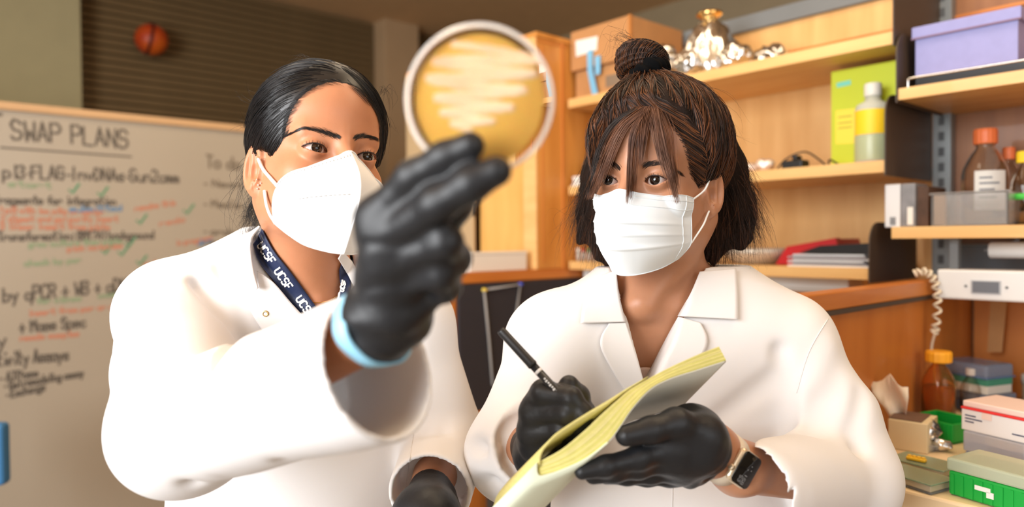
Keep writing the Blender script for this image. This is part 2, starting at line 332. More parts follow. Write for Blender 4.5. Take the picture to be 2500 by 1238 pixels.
# benches
for y0, y1, z, lb in ((-0.5, 0.5345, 1.0, 'cream bench top of the right bay, crowded with lab boxes'), (0.570, 1.548, 0.74, 'lower cream desk of the left bay, behind the woman with the bun')):
    t = empty('bench', (1.5, (y0+y1)/2, 0), lb, 'bench')
    mk('worktop', Box((1.085 if z > .9 else 1.24, y0, z-.032), (XW-0.001, y1-0.001, z), 0.004), mat('bench_cream', (226, 200, 160), 0.35, var=0.06), t)
    mk('apron', Box((1.26, y0, z-.28), (1.28, y1-0.001, z-.033), 0.002), mat('apron_dark', (60, 56, 52), 0.5), t)
    mk('cupboard', Box((1.32, y0+0.02, 0.0), (XW-0.001, y1-0.02, z-.281), 0.002), W_OR, t)
# tall cabinet standing on the left divider
t = empty('tall_cabinet', (1.7, 1.8, 1.27), 'tall maple cabinet behind the petri dish, with a tan door', 'cabinet')
mk('side_panel', Box((1.48, 1.5605, 1.2705), (1.94, 1.58, 1.965), 0.002), W_CAB, t)
for lo, hi in (((1.50, 1.559, 1.29), (1.505, 1.5605, 1.945)), ((1.583, 1.556, 1.27), (1.59, 1.5605, 1.965)), ((1.48, 1.558, 1.952), (1.61, 1.5605, 1.958))): mk('side_moulding', Box(lo, hi, 0.0005), W_OR, t)
mk('top_panel', Box((1.475, 1.556, 1.965), (1.94, 2.26, 1.98), 0.002), W_CAB, t)
mk('back_panel', Box((1.92, 1.58, 1.27), (1.94, 2.25, 1.964), 0.001), W_SH, t)
mk('side_panel', Box((1.48, 2.23, 1.2705), (1.92, 2.25, 1.965), 0.002), W_CAB, t)
mk('face_stile', Box((1.472, 1.5605, 1.2705), (1.4795, 1.615, 1.964), 0.001), W_EDGE, t)
mk('face_rail', Box((1.472, 1.616, 1.90), (1.4795, 2.25, 1.964), 0.001), W_EDGE, t)
mk('bottom_panel', Box((1.48, 1.58, 1.2705), (1.92, 2.23, 1.285), 0.001), W_SH, t)
mk('recess_panel', Box((1.492, 1.6155, 1.286), (1.50, 1.85, 1.90), 0.001), wood('recess_maple', (236, 184, 106), (222, 164, 86), (6, 6, 1)), t)
mk('door', Box((1.46, 1.85, 1.29), (1.4715, 2.24, 1.962), 0.002), mat('door_grey', (190, 164, 126), 0.5, var=0.04), t)
mk('hinge', Box((1.455, 1.842, 1.44), (1.4725, 1.851, 1.485), 0.001), mat('hinge_dark', (60, 54, 48), 0.4, metal=0.6), t)
struct('trim_3', Box((1.20, 1.95, 0.0), (1.455, 2.3, 1.262), 0.003), W_CAB)
# lamp bar under the lowest shelf of the left bay
t = empty('shelf_lamp', (1.72, 1.1, 1.235), 'white strip lamp housing under the lowest shelf of the left bay', 'lamp')
mk('housing', Box((1.66, 0.72, 1.236), (1.74, 1.545, 1.2675), 0.004), mat('lamp_white', (226, 230, 228), 0.4), t)
mk('diffuser', Box((1.665, 0.74, 1.230), (1.735, 1.53, 1.2362), 0.002), mat('lamp_diffuser', (220, 222, 220), 0.3), t)
# ceiling lamps (out of frame, they light the room)
for i, (x, y, sx, sy, where) in enumerate(((0.75, 1.0, 1.3, 0.36, 'above the two women'), (1.25, 0.0, 0.36, 1.3, 'above the right bench bay'), (0.9, 2.2, 1.3, 0.36, 'above the whiteboard'))):
    t = empty('ceiling_lamp', (x, y, 2.68), 'warm rectangular ceiling lamp '+where, 'lamp')
    bm = bmesh.new()
    for lo, hi in (((x-sx/2, y-sy/2, 2.68), (x+sx/2, y-sy/2+.02, 2.739)), ((x-sx/2, y+sy/2-.02, 2.68), (x+sx/2, y+sy/2, 2.739)), ((x-sx/2, y-sy/2, 2.68), (x-sx/2+.02, y+sy/2, 2.739)), ((x+sx/2-.02, y-sy/2, 2.68), (x+sx/2, y+sy/2, 2.739))): box(bm, lo, hi)
    mk('lamp_frame', bm, GRY, t); mk('reflector', Box((x-sx/2+.02, y-sy/2+.02, 2.72), (x+sx/2-.02, y+sy/2-.02, 2.738), 0), mat('reflector', (240, 225, 200), 0.4), t)
# ------------------------------------------------------------------ things on the shelves
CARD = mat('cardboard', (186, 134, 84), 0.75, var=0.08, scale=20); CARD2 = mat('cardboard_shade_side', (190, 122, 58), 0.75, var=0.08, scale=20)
FOIL = mat('foil', (225, 222, 218), 0.2, metal=1.0)
GLASS = mat('clear_glass', (245, 240, 232), 0.03, trans=1.0, ior=1.3)
PLAS = mat('clear_plastic', (236, 236, 236), 0.12, trans=0.85, ior=1.2)
PAPER = mat('label_paper', (228, 226, 220), 0.6)
def crumple(bm, amp, seed, f=30.0):
    r = np.random.default_rng(seed); K = r.normal(size=(7, 3))*f; ph = r.uniform(0, 6.28, 7)
    for v in bm.verts:
        p = np.array(v.co); d = sum(abs(math.sin(k @ p+q))-0.6 for k, q in zip(K, ph))/3.0
        v.co += v.normal*amp*d + Vector(r.normal(size=3))*amp*0.10
def foil_lump(name, c, rad, label, seed, m=FOIL, sub=4, parent=None, f=62):
    bm = bmesh.new(); bmesh.ops.create_icosphere(bm, subdivisions=sub, radius=1.0, matrix=Matrix.Translation(Vector((c[0], c[1], c[2]+rad[2]))) @ Matrix.Diagonal((*rad, 1)))
    bm.normal_update(); crumple(bm, min(rad)*0.38, seed, f)
    zmin = c[2]
    for v in bm.verts:
        if v.co.z < zmin+0.001: v.co.z = zmin+0.001
    o = mk(name, bm, m, parent, True)
    if parent is None: own(o, c); tag(o, label, 'foil', 'crumpled foil on the top shelf' if c[2] > 1.7 else None)
    return o
# cardboard boxes with white label and blue tape
t = empty('cardboard_box', (1.75, 1.44, 1.791), 'lower brown cardboard box on the top shelf, under the wide box', 'box', 'cardboard boxes on the top shelf')
mk('body', Box((1.63, 1.333, 1.791), (1.86, 1.543, 1.878), 0.002), CARD, t); mk('stamp', Box((1.6285, 1.36, 1.81), (1.6305, 1.42, 1.845), 0), mat('stamp_grey', (130, 110, 90), 0.8), t)
t = empty('cardboard_box', (1.75, 1.44, 1.8795), 'wide upper cardboard box on the top shelf with a white label', 'box', 'cardboard boxes on the top shelf')
mk('lid', Box((1.618, 1.318, 1.8795), (1.87, 1.552, 2.0), 0.002), CARD, t); mk('corner_band', Box((1.616, 1.316, 1.8795), (1.625, 1.324, 2.001), 0.001), CARD2, t)
P = [on(x, y, 0, 1.6165) for x, y in ((1405, 100), (1459, 88), (1457, 122), (1406, 139))]; mk('label', plate(bmesh.new(), P, (0.001, 0, 0)), PAPER, t)
TAPE = mat('tape_blue', (120, 180, 215), 0.6)
P = [on(x, y, 0, 1.612) for x, y in ((1433, 124), (1446, 121), (1446, 170), (1459, 231), (1446, 236), (1434, 175))]; o = mk('tape_strip', plate(bmesh.new(), P, (0.003, 0, 0)), TAPE, t)
P = [on(x, y, 0, 1.610) for x, y in ((1452, 138), (1465, 135), (1464, 180), (1453, 184))]; mk('tape_strip', plate(bmesh.new(), P, (0.003, 0, 0)), TAPE, t)
# crumpled foil heap
c = on(1733, 172, 0, 1.71); t = empty('foil_wrapped_flask', (1.71, c[1], 1.791), 'tall flask wrapped in shiny foil with a flared rim coloured as a warm glint, on the top shelf', 'flask', 'crumpled foil on the top shelf')
bm = bmesh.new(); lathe(bm, [(0, 0), (0.066, 0.0), (0.072, 0.03), (0.07, 0.07), (0.062, 0.10), (0.048, 0.125), (0.03, 0.15), (0.022, 0.16), (0.0, 0.161)], (1.71, c[1], 1.792), 40); bmesh.ops.subdivide_edges(bm, edges=bm.edges[:], cuts=2); bm.normal_update(); crumple(bm, 0.011, 5, 52)
for v in bm.verts: v.co.z = max(v.co.z, 1.7915)
mk('wrapped_body', bm, FOIL, t, True)
bm = bmesh.new(); lathe(bm, [(0.012, 0.15), (0.018, 0.163), (0.036, 0.172), (0.034, 0.180), (0.012, 0.170), (0, 0.168)], (1.71, c[1], 1.794), 36); mk('flared_rim', bm, mat('foil_warm_glint', (255, 214, 140), 0.12, metal=1.0), t, True)  # warm lamp reflection put into the colour of the rim's foil
for i, (X, Y, rx, ry, rz, lb) in enumerate(((1.66, 1.238, .035, .048, .055, 'crumpled foil lump right behind the hair bun, on the top shelf'), (1.655, 1.005, .03, .045, .032, 'low crumpled foil lump at the right end of the foil heap'), (1.815, 1.232, .05, .045, .065, 'crumpled foil lump at the back, between flask and cardboard boxes'), (1.620, 1.13, .018, .04, .036, 'crumpled foil lump in front of the foil flask'), (1.79, 0.985, .04, .05, .04, 'crumpled foil lump behind the low one at the right end'))):
    foil_lump('crumpled_foil', (X, Y, 1.791), (rx, ry, rz), lb, 20+i)
# lime folder and white bottle
t = empty('lime_folder', (1.75, 0.70, 1.523), 'lime green document box standing at the right end of the middle shelf', 'folder')
LIME = mat('lime_card', (196, 208, 40), 0.5); lo = on(2029, 405, 0, 1.70); hi = on(2190, 160, 0, 1.70)
mk('front_cover', Box((1.70, 0.622, 1.5225), (1.704, lo[1], 1.752), 0.001), LIME, t); mk('body', Box((1.7045, 0.624, 1.5225), (1.76, lo[1]-0.002, 1.75), 0.001), mat('lime_dark', (196, 206, 40), 0.5), t)
P = [on(x, y, 0, 1.6995) for x, y in ((2042, 203), (2077, 195), (2077, 207), (2043, 214))]; mk('cyan_print', plate(bmesh.new(), P, (0.0004, 0, 0)), mat('print_cyan', (120, 210, 190), 0.5), t)
P = [on(x, y, 0, 1.6995) for x, y in ((2040, 270), (2088, 264), (2088, 350), (2040, 352))]; mk('yellow_print', plate(bmesh.new(), P, (0.0004, 0, 0)), mat('print_yellow', (240, 222, 70), 0.5), t)
for y in (285, 300, 312): P = [on(x, yy, 0, 1.699) for x, yy in ((2046, y), (2080, y-4), (2080, y-1), (2046, y+3))]; mk('print_line', plate(bmesh.new(), P, (0.0003, 0, 0)), mat('print_olive', (170, 160, 50), 0.5), t)
c = on(2131, 392, 0, 1.655); c = (1.655, c[1], 1.5225)
t = empty('plastic_bottle', c, 'translucent white plastic bottle with a yellow label in front of the lime folder', 'bottle')
HD = mat('hdpe', (214, 216, 206), 0.4, trans=0.35, ior=1.15)
mk('body', lathe(bmesh.new(), [(0, 0), (.034, 0), (.037, .004), (.037, .118), (.033, .130), (.017, .138), (.015, .150), (0, .150)], c, 36), HD, t, True)
mk('liquid', lathe(bmesh.new(), [(.0371, 0.006), (.0374, .008), (.0374, .058), (.0371, .060)], c, 36), mat('liquid_tint', (176, 186, 150), 0.3), t, True)
mk('cap', lathe(bmesh.new(), [(0, .148), (.017, .148), (.018, .150), (.018, .174), (.016, .177), (0, .177)], c, 28), mat('cap_white', (225, 224, 216), 0.45), t, True)
bm = bmesh.new(); A = np.linspace(math.pi*0.72, math.pi*1.62, 20)
L = [[bm.verts.new((c[0]+.0378*math.cos(a), c[1]+.0378*math.sin(a), c[2]+z)) for a in A] for z in (.062, .116)]
for i in range(19): bm.faces.new((L[0][i], L[0][i+1], L[1][i+1], L[1][i]))
mk('label', bm, mat('label_yellow', (244, 206, 40), 0.5), t, True)
# foil crumbs, adapter and cable on the middle shelf
for i, (x, y, r3, lb) in enumerate(((1800, 416, (.028, .026, .022), 'taller crumpled white foil scrap on the middle shelf beside her hair'), (1832, 414, (.02, .022, .013), 'low crumpled foil scrap in the row on the middle shelf'), (1868, 411, (.02, .024, .017), 'crumpled foil scrap nearest the black adapter'))):
    c = on(x, y, 0, 1.655); foil_lump('crumpled_foil', (1.655, c[1], 1.5225), r3, lb, 40+i, mat('foil_matte', (226, 214, 206), 0.35, metal=0.6), 3, f=90)
c = on(1938, 408, 0, 1.655); t = empty('power_adapter', (1.655, c[1], 1.5225), 'black power adapter with a loop of thin cable on the middle shelf', 'adapter'); BLK = mat('black_plastic', (26, 26, 28), 0.4)
mk('adapter_body', Box((1.635, c[1]-.030, 1.5225), (1.675, c[1]+.022, 1.545), 0.004), BLK, t); mk('prong_block', Box((1.64, c[1]-.014, 1.545), (1.67, c[1]-.002, 1.557), 0.003), BLK, t)
mk('cable', Tube(smooth_path([(1.655, c[1]+.02, 1.53), (1.66, c[1]+.045, 1.528), (1.68, c[1]+.03, 1.555), (1.69, c[1]-.01, 1.568), (1.68, c[1]-.05, 1.545), (1.67, c[1]-.075, 1.526), (1.66, c[1]-.085, 1.540), (1.65, c[1]-.11, 1.526)], 40), .0022, 6), BLK, t, True)
# left end of the middle shelf
t = empty('paper_tray', (1.7, 1.5, 1.5225), 'white paper stack at the left end of the middle shelf, by the tall cabinet', 'papers')
for i in range(4): mk('sheet_stack', Box((1.61+.004*(i % 2), 1.43, 1.5226+i*.008), (1.86, 1.545-.003*(i % 3), 1.530+i*.008), .001), PAPER, t)
t = empty('grey_case', (1.72, 1.49, 1.5555), 'grey rounded case lying on the white paper stack', 'case'); mk('case_body', Box((1.64, 1.43, 1.5556), (1.84, 1.535, 1.605), .018, 4), mat('case_grey', (112, 106, 100), 0.5), t, True); mk('clasp', Box((1.636, 1.47, 1.572), (1.642, 1.50, 1.585), .001), BRN, t)
# lowest shelf: dish, red binder, black folder, papers, tubes
c = on(1850, 640, 0, 1.74); t = empty('weighing_pan', (1.74, c[1], 1.2915), 'round pale metal dish on the lowest shelf beside her hair', 'dish')
mk('pan', lathe(bmesh.new(), [(0, .006), (.05, .007), (.085, .028), (.092, .040), (.0935, .040), (.088, .026), (.055, 0), (0, 0)], (1.74, c[1], 1.2915), 48), mat('pan_metal', (214, 206, 192), 0.35, metal=0.3), t, True)
t = empty('paper_pile', (1.72, 0.76, 1.2915), 'pile of papers and journals on the lowest shelf, under the black folder', 'papers')
for i in range(6):
    y0, y1 = on(2122-(i % 3)*6, 640, 0, 1.62)[1], on(1925+(i % 2)*10, 640, 0, 1.62)[1]
    mk('journal', Box((1.615+.005*(i % 2), y0, 1.2916+i*.005), (1.694, y1, 1.2962+i*.005), .0005), mat(('journal_white', 'journal_grey', 'journal_blue')[i % 3], ((226, 224, 224), (150, 150, 160), (196, 204, 214))[i % 3], 0.5), t)
t = empty('red_binder', (1.70, 0.83, 1.292), 'red binder leaning slanted on the lowest shelf behind the papers', 'binder'); RED = mat('red_cover', (196, 30, 36), 0.4)
P = [on(x, y, 0, 1.70) for x, y in ((1893, 648), (1921, 602), (2040, 581), (2046, 606), (1960, 622), (1935, 650))]; P[0][2] = max(P[0][2], 1.2925); P[-1][2] = max(P[-1][2], 1.2925)
mk('cover', plate(bmesh.new(), P, (0.025, 0, 0.0)), RED, t); P2 = [p+np.array([0.03, 0, -0.002]) for p in P]; P2[0][2] = P2[-1][2] = 1.2925; mk('spine', plate(bmesh.new(), P2, (0.10, 0, 0)), RED, t)
t = empty('black_folder', (1.67, 0.7, 1.3225), 'black folder lying on top of the paper pile', 'folder')
P = [on(x, y, 0, 1.625) for x, y in ((1948, 617), (2000, 600), (2120, 594), (2120, 626), (1975, 627))]; P = [np.array([1.63, p[1], max(p[2], 1.3225)]) for p in P]
mk('cover', plate(bmesh.new(), P, (0.062, 0, 0)), BLK, t); mk('page_edge', Box((1.632, 0.66, 1.3222), (1.69, 0.75, 1.3235), 0), PAPER, t)
for i, (x, cc, lb) in enumerate(((1412, (200, 205, 200), 'white'), (1425, (196, 60, 50), 'red'), (1438, (80, 150, 90), 'green'), (1452, (200, 205, 200), 'pale'))):
    c = on(x, 637, 0, 1.64+.012*(i % 2)); c = (1.64+.012*(i % 2), c[1], 1.2915)
    t = empty('sample_tube', c, lb+'-capped small sample tube on the lowest shelf, left of her hair', 'tube', 'small tubes on the lowest shelf')
    mk('tube_body', lathe(bmesh.new(), [(0, 0), (.004, 0), (.0055, .012), (.0055, .03), (0, .03)], c, 14), mat('tube_frost', (220, 220, 214), 0.3, trans=0.4), t, True); mk('cap', lathe(bmesh.new(), [(0, .03), (.0065, .03), (.0065, .04), (0, .04)], c, 14), mat('cap_'+lb, cc, 0.4), t, True)
# ------------------------------------------------------------------ right bay
LIL = mat('lilac_card', (146, 146, 196), 0.55, var=0.06, scale=60); LIL2 = mat('lilac_side', (132, 104, 128), 0.6)
t = empty('lilac_box', (1.72, 0.48, 1.6965), 'lilac cardboard box with a lid on the upper right shelf', 'box')
mk('body', Box((1.645, 0.393, 1.6965), (1.83, 0.575, 1.78), .001), LIL, t); mk('lid', Box((1.64, 0.387, 1.776), (1.835, 0.581, 1.80), .002), LIL, t); mk('lid_edge_line', Box((1.6385, 0.387, 1.774), (1.6405, 0.581, 1.777), 0), LIL2, t)
t = empty('dark_tray', (1.73, 0.45, 1.6685), 'dark brown tray under the lilac box', 'tray'); mk('tray_base', Box((1.655, 0.36, 1.6685), (1.86, 0.577, 1.6735), .001), BLK, t)
for lo, hi in (((1.655, .36, 1.6735), (1.66, .577, 1.696)), ((1.855, .36, 1.6735), (1.86, .577, 1.696)), ((1.66, .572, 1.6735), (1.855, .577, 1.696)), ((1.66, .36, 1.6735), (1.855, .365, 1.696))): mk('tray_wall', Box(lo, hi, 0), BLK, t)
o = mk('wire_rail', Tube(smooth_path([(1.612, .577, 1.6685), (1.612, .577, 1.684), (1.612, .572, 1.689), (1.612, .5, 1.689), (1.612, .3, 1.689), (1.612, 0.0, 1.689)], 24), .0022, 8), mat('chrome', (210, 206, 200), 0.2, metal=1.0), None, True); own(o, (1.612, .577, 1.6685)); tag(o, 'thin chrome wire rail along the upper right shelf edge', 'rail')
t = empty('slide_box', (1.66, .60, 1.38), 'upright white and grey carton at the left end of the lower right shelf', 'box')
mk('white_carton', Box((1.625, .597, 1.38), (1.70, .628, 1.472), .002), mat('carton_white', (222, 224, 228), 0.4), t); mk('grey_carton', Box((1.627, .568, 1.38), (1.70, .5965, 1.472), .002), mat('carton_grey', (138, 138, 142), 0.4, var=.3, scale=30), t)
mk('sticker', Box((1.6255, .572, 1.385), (1.6272, .583, 1.422), 0), PAPER, t)
for k in range(4): mk('barcode_bar', Box((1.6242, .606+k*.003, 1.385), (1.6252, .6075+k*.003, 1.402), 0), BLK, t)
t = empty('brown_notebooks', (1.68, .55, 1.38), 'brown ring-bound pads between the white carton and the clear tray', 'pad')
for i in range(4): mk('pad', Box((1.635, .546+i*.0053, 1.38), (1.74, .551+i*.0053, 1.465+.001*(i % 2)), .001), mat('pad_brown', (92, 66, 50), 0.6, var=.3, scale=60), t)
t = empty('clear_tray', (1.66, .47, 1.38), 'clear acrylic tray with a beige end on the lower right shelf', 'tray')
x0, x1, y0, y1 = 1.622, 1.70, .402, .536
for lo, hi in (((x0, y0, 1.38), (x1, y1, 1.383)), ((x0, y0, 1.383), (x0+.003, y1, 1.447)), ((x1-.003, y0, 1.383), (x1, y1, 1.447)), ((x0+.003, y0, 1.383), (x1-.003, y0+.003, 1.447))): mk('tray_wall', Box(lo, hi, 0), PLAS, t)
mk('rim', Box((x0-.003, y0-.003, 1.444), (x0, y1+.003, 1.449), .001), PLAS, t)
mk('beige_end', Box((x0+.003, y1-.004, 1.383), (x1-.003, y1, 1.447), 0), mat('beige_plastic', (222, 184, 140), 0.4), t)
def glass_bottle(c, r, h, cap, label, name='glass_bottle', tint=None, wlabel=False, capc=(226, 116, 62), liq=None):
    t = empty(name, c, label, 'bottle'); g = tint or GLASS
    mk('glass_body', lathe(bmesh.new(), [(0, 0), (r*.92, 0), (r, r*.12), (r, h*.52), (r*.93, h*.6), (r*.62, h*.74), (r*.40, h*.80), (r*.38, h*.86), (r*.38, h*.90), (r*.34, h*.90), (r*.34, h*.80), (r*.58, h*.72), (r*.88, h*.59), (r*.94, h*.5), (r*.94, r*.16), (0, r*.1)], c, 40), g, t, True)
    cr = cap; bm = bmesh.new(); n = 32; pr = [(cr*.96, h*.845), (cr, h*.86), (cr, h*.97), (cr*.93, h)]
    rings = [[bm.verts.new((c[0]+rr*(1-.035*(i % 2))*math.cos(2*math.pi*i/n), c[1]+rr*(1-.035*(i % 2))*math.sin(2*math.pi*i/n), c[2]+z)) for i in range(n)] for rr, z in pr]
    for a, b in zip(rings, rings[1:]):
        for i in range(n): bm.faces.new((a[i], a[(i+1) % n], b[(i+1) % n], b[i]))
    bm.faces.new(rings[-1]); bm.faces.new(rings[0][::-1]); mk('screw_cap', bm, mat('cap_%d_%d' % capc[:2], capc, 0.45), t)
    if liq: mk('contents', lathe(bmesh.new(), [(0, r*.12), (r*.92, r*.18), (r*.92, h*liq[0]), (0, h*liq[0])], c, 32), mat(*liq[1]), t, True)
    if wlabel:
        bm = bmesh.new(); A = np.linspace(math.radians(wlabel[0]), math.radians(wlabel[1]), 14)
        L = [[bm.verts.new((c[0]+r*1.01*math.cos(a), c[1]+r*1.01*math.sin(a), c[2]+z)) for a in A] for z in (h*wlabel[2], h*wlabel[3])]
        for i in range(13): bm.faces.new((L[0][i], L[0][i+1], L[1][i+1], L[1][i]))
        mk('paper_label', bm, PAPER, t, True)
        for k, (zz, aa) in enumerate(((.8, .5), (.66, .8), (.5, .6), (.3, .7))):
            bm = bmesh.new(); z = h*(wlabel[2]+(wlabel[3]-wlabel[2])*zz); A2 = np.linspace(A[2], A[2]+(A[-2]-A[2])*aa, 8)
            L = [[bm.verts.new((c[0]+r*1.018*math.cos(a), c[1]+r*1.018*math.sin(a), c[2]+q)) for a in A2] for q in (z, z+h*.018)]
            for i in range(7): bm.faces.new((L[0][i], L[0][i+1], L[1][i+1], L[1][i]))
            mk('print_line', bm, mat('print_grey', (120, 124, 134), 0.6), t)
    return t
c = on(2405, 553, 0, 1.755); glass_bottle((1.755, c[1], 1.3805), .044, .205, .0225, 'large clear glass bottle with an orange cap behind the clear tray', wlabel=(170, 246, .16, .56))
c = on(2502, 553, 0, 1.69); gb = glass_bottle((1.69, c[1], 1.3805), .024, .145, .0145, 'small clear bottle with a yellow cap and green tape at the right edge', wlabel=False, capc=(244, 206, 40))
mk('green_tape', lathe(bmesh.new(), [(.0243, .05), (.0248, .05), (.0248, .062), (.0243, .062)], (1.69, c[1], 1.3805), 28), mat('tape_green', (70, 190, 70), 0.5), gb, True)
c = on(2462, 553, 0, 1.83); glass_bottle((1.83, c[1], 1.3805), .03, .17, .012, 'narrow clear flask with a small orange stopper behind the large glass bottle')
# console, roll, cable, back panels of the right bay
t = empty('console_panel', (1.62, .2, 1.235), 'white console with a grey display under the lower right shelf', 'console')
a = on(2285, 657, 0, 1.60)[1]
WH = mat('console_white', (222, 224, 226), 0.4); mk('casing', Box((1.60, -.3, 1.235), (1.68, .518, 1.2935), .004), WH, t)
y0, y1 = on(2440, 700, 0, 1.60)[1], on(2375, 700, 0, 1.60)[1]
mk('bezel', Box((1.598, y0-.003, 1.248), (1.6005, y1+.003, 1.2745), .0008), mat('bezel_grey', (176, 180, 186), 0.4), t); mk('display', Box((1.597, y0, 1.2505), (1.599, y1, 1.272), .0005), mat('display_grey', (108, 114, 124), 0.25), t)
for y in (y0-.012, y1+.012): mk('button', lathe(bmesh.new(), [(0, 0), (.0028, 0), (.0025, .0015), (0, .0015)], (1.6, y, 1.262), 12, (-1, 0, 0)), GRY, t)
for y in (.50, -.28): mk('hanger', Box((1.64, y-.008, 1.2935), (1.66, y+.008, 1.3565), 0.001), GRY, t)
t = empty('back_beam', (1.88, 0.0, 1.20), 'dark blue-grey steel beam behind the console', 'beam')
mk('beam_face', Box((1.868, -.5, 1.255), (1.8985, .575, 1.338), .002), mat('beam_bluegrey', (92, 100, 108), 0.5), t); mk('beam_lip', Box((1.862, -.5, 1.338), (1.8985, .575, 1.342), .001), GRY, t)
c = on(2445, 611, 0, 1.70); o = mk('paper_roll', lathe(bmesh.new(), [(0, -.0), (.015, .0), (.0165, .002), (.0165, .30), (0, .30)], (1.70, c[1]+.02, c[2]), 28, (0, -1, 0)), mat('roll_white', (232, 230, 226), 0.5), None, True)
own(o, (1.70, c[1], c[2]-.0165)); tag(o, 'white paper roll under the lower right shelf', 'paper roll')
t2 = empty('roll_holder', (1.70, c[1]-.1, c[2]), 'grey bracket holding the white paper roll', 'bracket')
mk('hook', Tube([(1.70, c[1]-.12, 1.3565), (1.70, c[1]-.12, c[2]+.014)], .003, 8), GRY, t2)
mk('rod', Tube([(1.70, c[1]+.03, c[2]), (1.70, c[1]-.30, c[2])], .003, 8), GRY, t2)
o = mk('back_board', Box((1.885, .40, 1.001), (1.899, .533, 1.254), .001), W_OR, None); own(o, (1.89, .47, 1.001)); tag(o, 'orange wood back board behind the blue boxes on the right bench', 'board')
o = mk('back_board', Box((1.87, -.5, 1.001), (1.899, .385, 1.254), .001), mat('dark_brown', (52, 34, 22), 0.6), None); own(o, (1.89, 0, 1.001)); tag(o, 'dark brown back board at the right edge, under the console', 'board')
P = [on(x, y, 0, 1.84) for x, y in ((2418, 735), (2458, 735), (2446, 860), (2410, 860))]; o = mk('cardboard_strip', plate(bmesh.new(), P, (.004, 0, 0)), CARD, None); own(o, P[3]); tag(o, 'cardboard strip hanging below the console at the back of the bench', 'cardboard')
# coiled cable
cp = smooth_path([on(2232, 668, 0, 1.57), on(2262, 664, 0, 1.58), on(2282, 690, 0, 1.587), on(2289, 740, 0, 1.587), on(2284, 800, 0, 1.587), on(2279, 812, 0, 1.587)], 160)
co = []; 
for i, p in enumerate(cp):
    tt = Vector(cp[min(i+1, 159)]-cp[max(i-1, 0)]).normalized(); u = tt.cross(Vector((.8, .6, .1))).normalized(); v = tt.cross(u); a = i*2*math.pi/13.0
    co.append(Vector(p)+.0062*(math.cos(a)*u+math.sin(a)*v))
tail = smooth_path([co[-1], on(2274, 850, 0, 1.592), on(2278, 905, 0, 1.592), on(2285, 945, 0, 1.61), (1.635, .510, 1.004), (1.655, .522, 1.004)], 30)
o = mk('coiled_cable', Tube([tuple(q) for q in co]+[tuple(q) for q in tail[1:]], .0027, 6), mat('cable_cream', (226, 214, 192), 0.5), None, True); own(o, (1.6, .5, 1.0)); tag(o, 'cream coiled cable hanging from the console over the wood divider', 'cable')
# ------------------------------------------------------------------ things on the right bench
AMB = mat('amber_glass', (250, 196, 120), 0.04, trans=0.95, ior=1.3)
glass_bottle((1.55, .498, 1.0005), .0295, .135, .0235, 'amber glass bottle with a yellow cap beside the wood divider', tint=AMB, capc=(246, 172, 40), liq=(.5, ('amber_liquid', (176, 96, 30), 0.2, 0, 0, 8, 0, 40, 0.5, 1.33)))
glass_bottle((1.665, .475, 1.0005), .02, .09, .010, 'short clear bottle behind the amber bottle', capc=(210, 200, 190))
t = empty('tissue_box', (1.33, .50, 1.0005), 'tissue box with a tissue sticking out beside her sleeve', 'tissue box')
mk('box_body', Box((1.285, .435, 1.0005), (1.362, .494, 1.050), .001, rotz=.12), mat('tissue_cream', (224, 208, 170), 0.5, var=.1), t); mk('box_top', Box((1.29, .445, 1.0505), (1.36, .495, 1.0515), 0, rotz=.12), mat('tissue_top', (108, 84, 70), 0.6), t)
bm = bmesh.new(); P = []
for k, (z, wd) in enumerate(((1.045, .012), (1.07, .022), (1.09, .030), (1.112, .032))):
    for s in np.linspace(-1, 1, 9): P.append(bm.verts.new((1.33+.010*math.sin(3*s+k)+.004*k, .492-s*wd+.006*k, z-.010*abs(s)*k*.5+.004*math.cos(5*s))))
for k in range(3):
    for i in range(8): bm.faces.new((P[k*9+i], P[k*9+i+1], P[k*9+10+i], P[k*9+9+i]))
o = mk('tissue', bm, mat('tissue_white', (236, 222, 206), 0.8, sss=.2), t, True); o.modifiers.new('thick', 'SOLIDIFY').thickness = .0012
def tip_box(name, lo, hi, split, body, lid, label, rz=0.0, extra=None, cat='box', lip=.002, ribs=0):
    c = ((lo[0]+hi[0])/2, (lo[1]+hi[1])/2, lo[2]); t = empty(name, c, label, cat); t.rotation_euler.z = rz
    L = lambda a, b, bv=.003: Box((a[0]-c[0]+c[0], a[1], a[2]), b, bv)
    mk('base', L(lo, (hi[0], hi[1], split)), body, t); mk('lid', L((lo[0]-lip, lo[1]-lip, split+.0003), (hi[0]+lip, hi[1]+lip, hi[2])), lid, t)
    for k in range(ribs):
        y = lo[1]+(k+.5)*(hi[1]-lo[1])/ribs; mk('rib', Box((lo[0]-.0015, y-.002, lo[2]+.002), (lo[0], y+.002, split-.004), 0), body, t)
    return t
BLUE_T = mat('blue_clear', (176, 190, 214), 0.2, trans=0.6, ior=1.2); BLUE_B = mat('blue_base', (110, 140, 190), 0.3, trans=0.3)
tip_box('pipette_tip_box', (1.67, .425, 1.0005), (1.75, .532, 1.04), 1.022, BLUE_B, BLUE_T, 'blue translucent pipette tip box at the bottom of the back stack', rz=-.35)
t = empty('reagent_carton', (1.70, .48, 1.041), 'white carton with a green top on the blue tip box', 'box'); t.rotation_euler.z = -.35
mk('carton', Box((1.672, .432, 1.041), (1.745, .527, 1.058), .001), mat('carton_cream', (226, 224, 214), 0.5), t); mk('green_top', Box((1.671, .431, 1.0582), (1.746, .528, 1.072), .001), mat('carton_green', (74, 150, 124), 0.5), t)
for k in range(2): mk('print_line', Box((1.671, .50-k*.004, 1.046+k*.004), (1.6722, .52, 1.0475+k*.004), 0), BRN, t)
t = empty('tip_box_lid', (1.71, .48, 1.0725), 'open translucent blue lid resting on the green-topped carton', 'lid'); t.rotation_euler.z = -.35
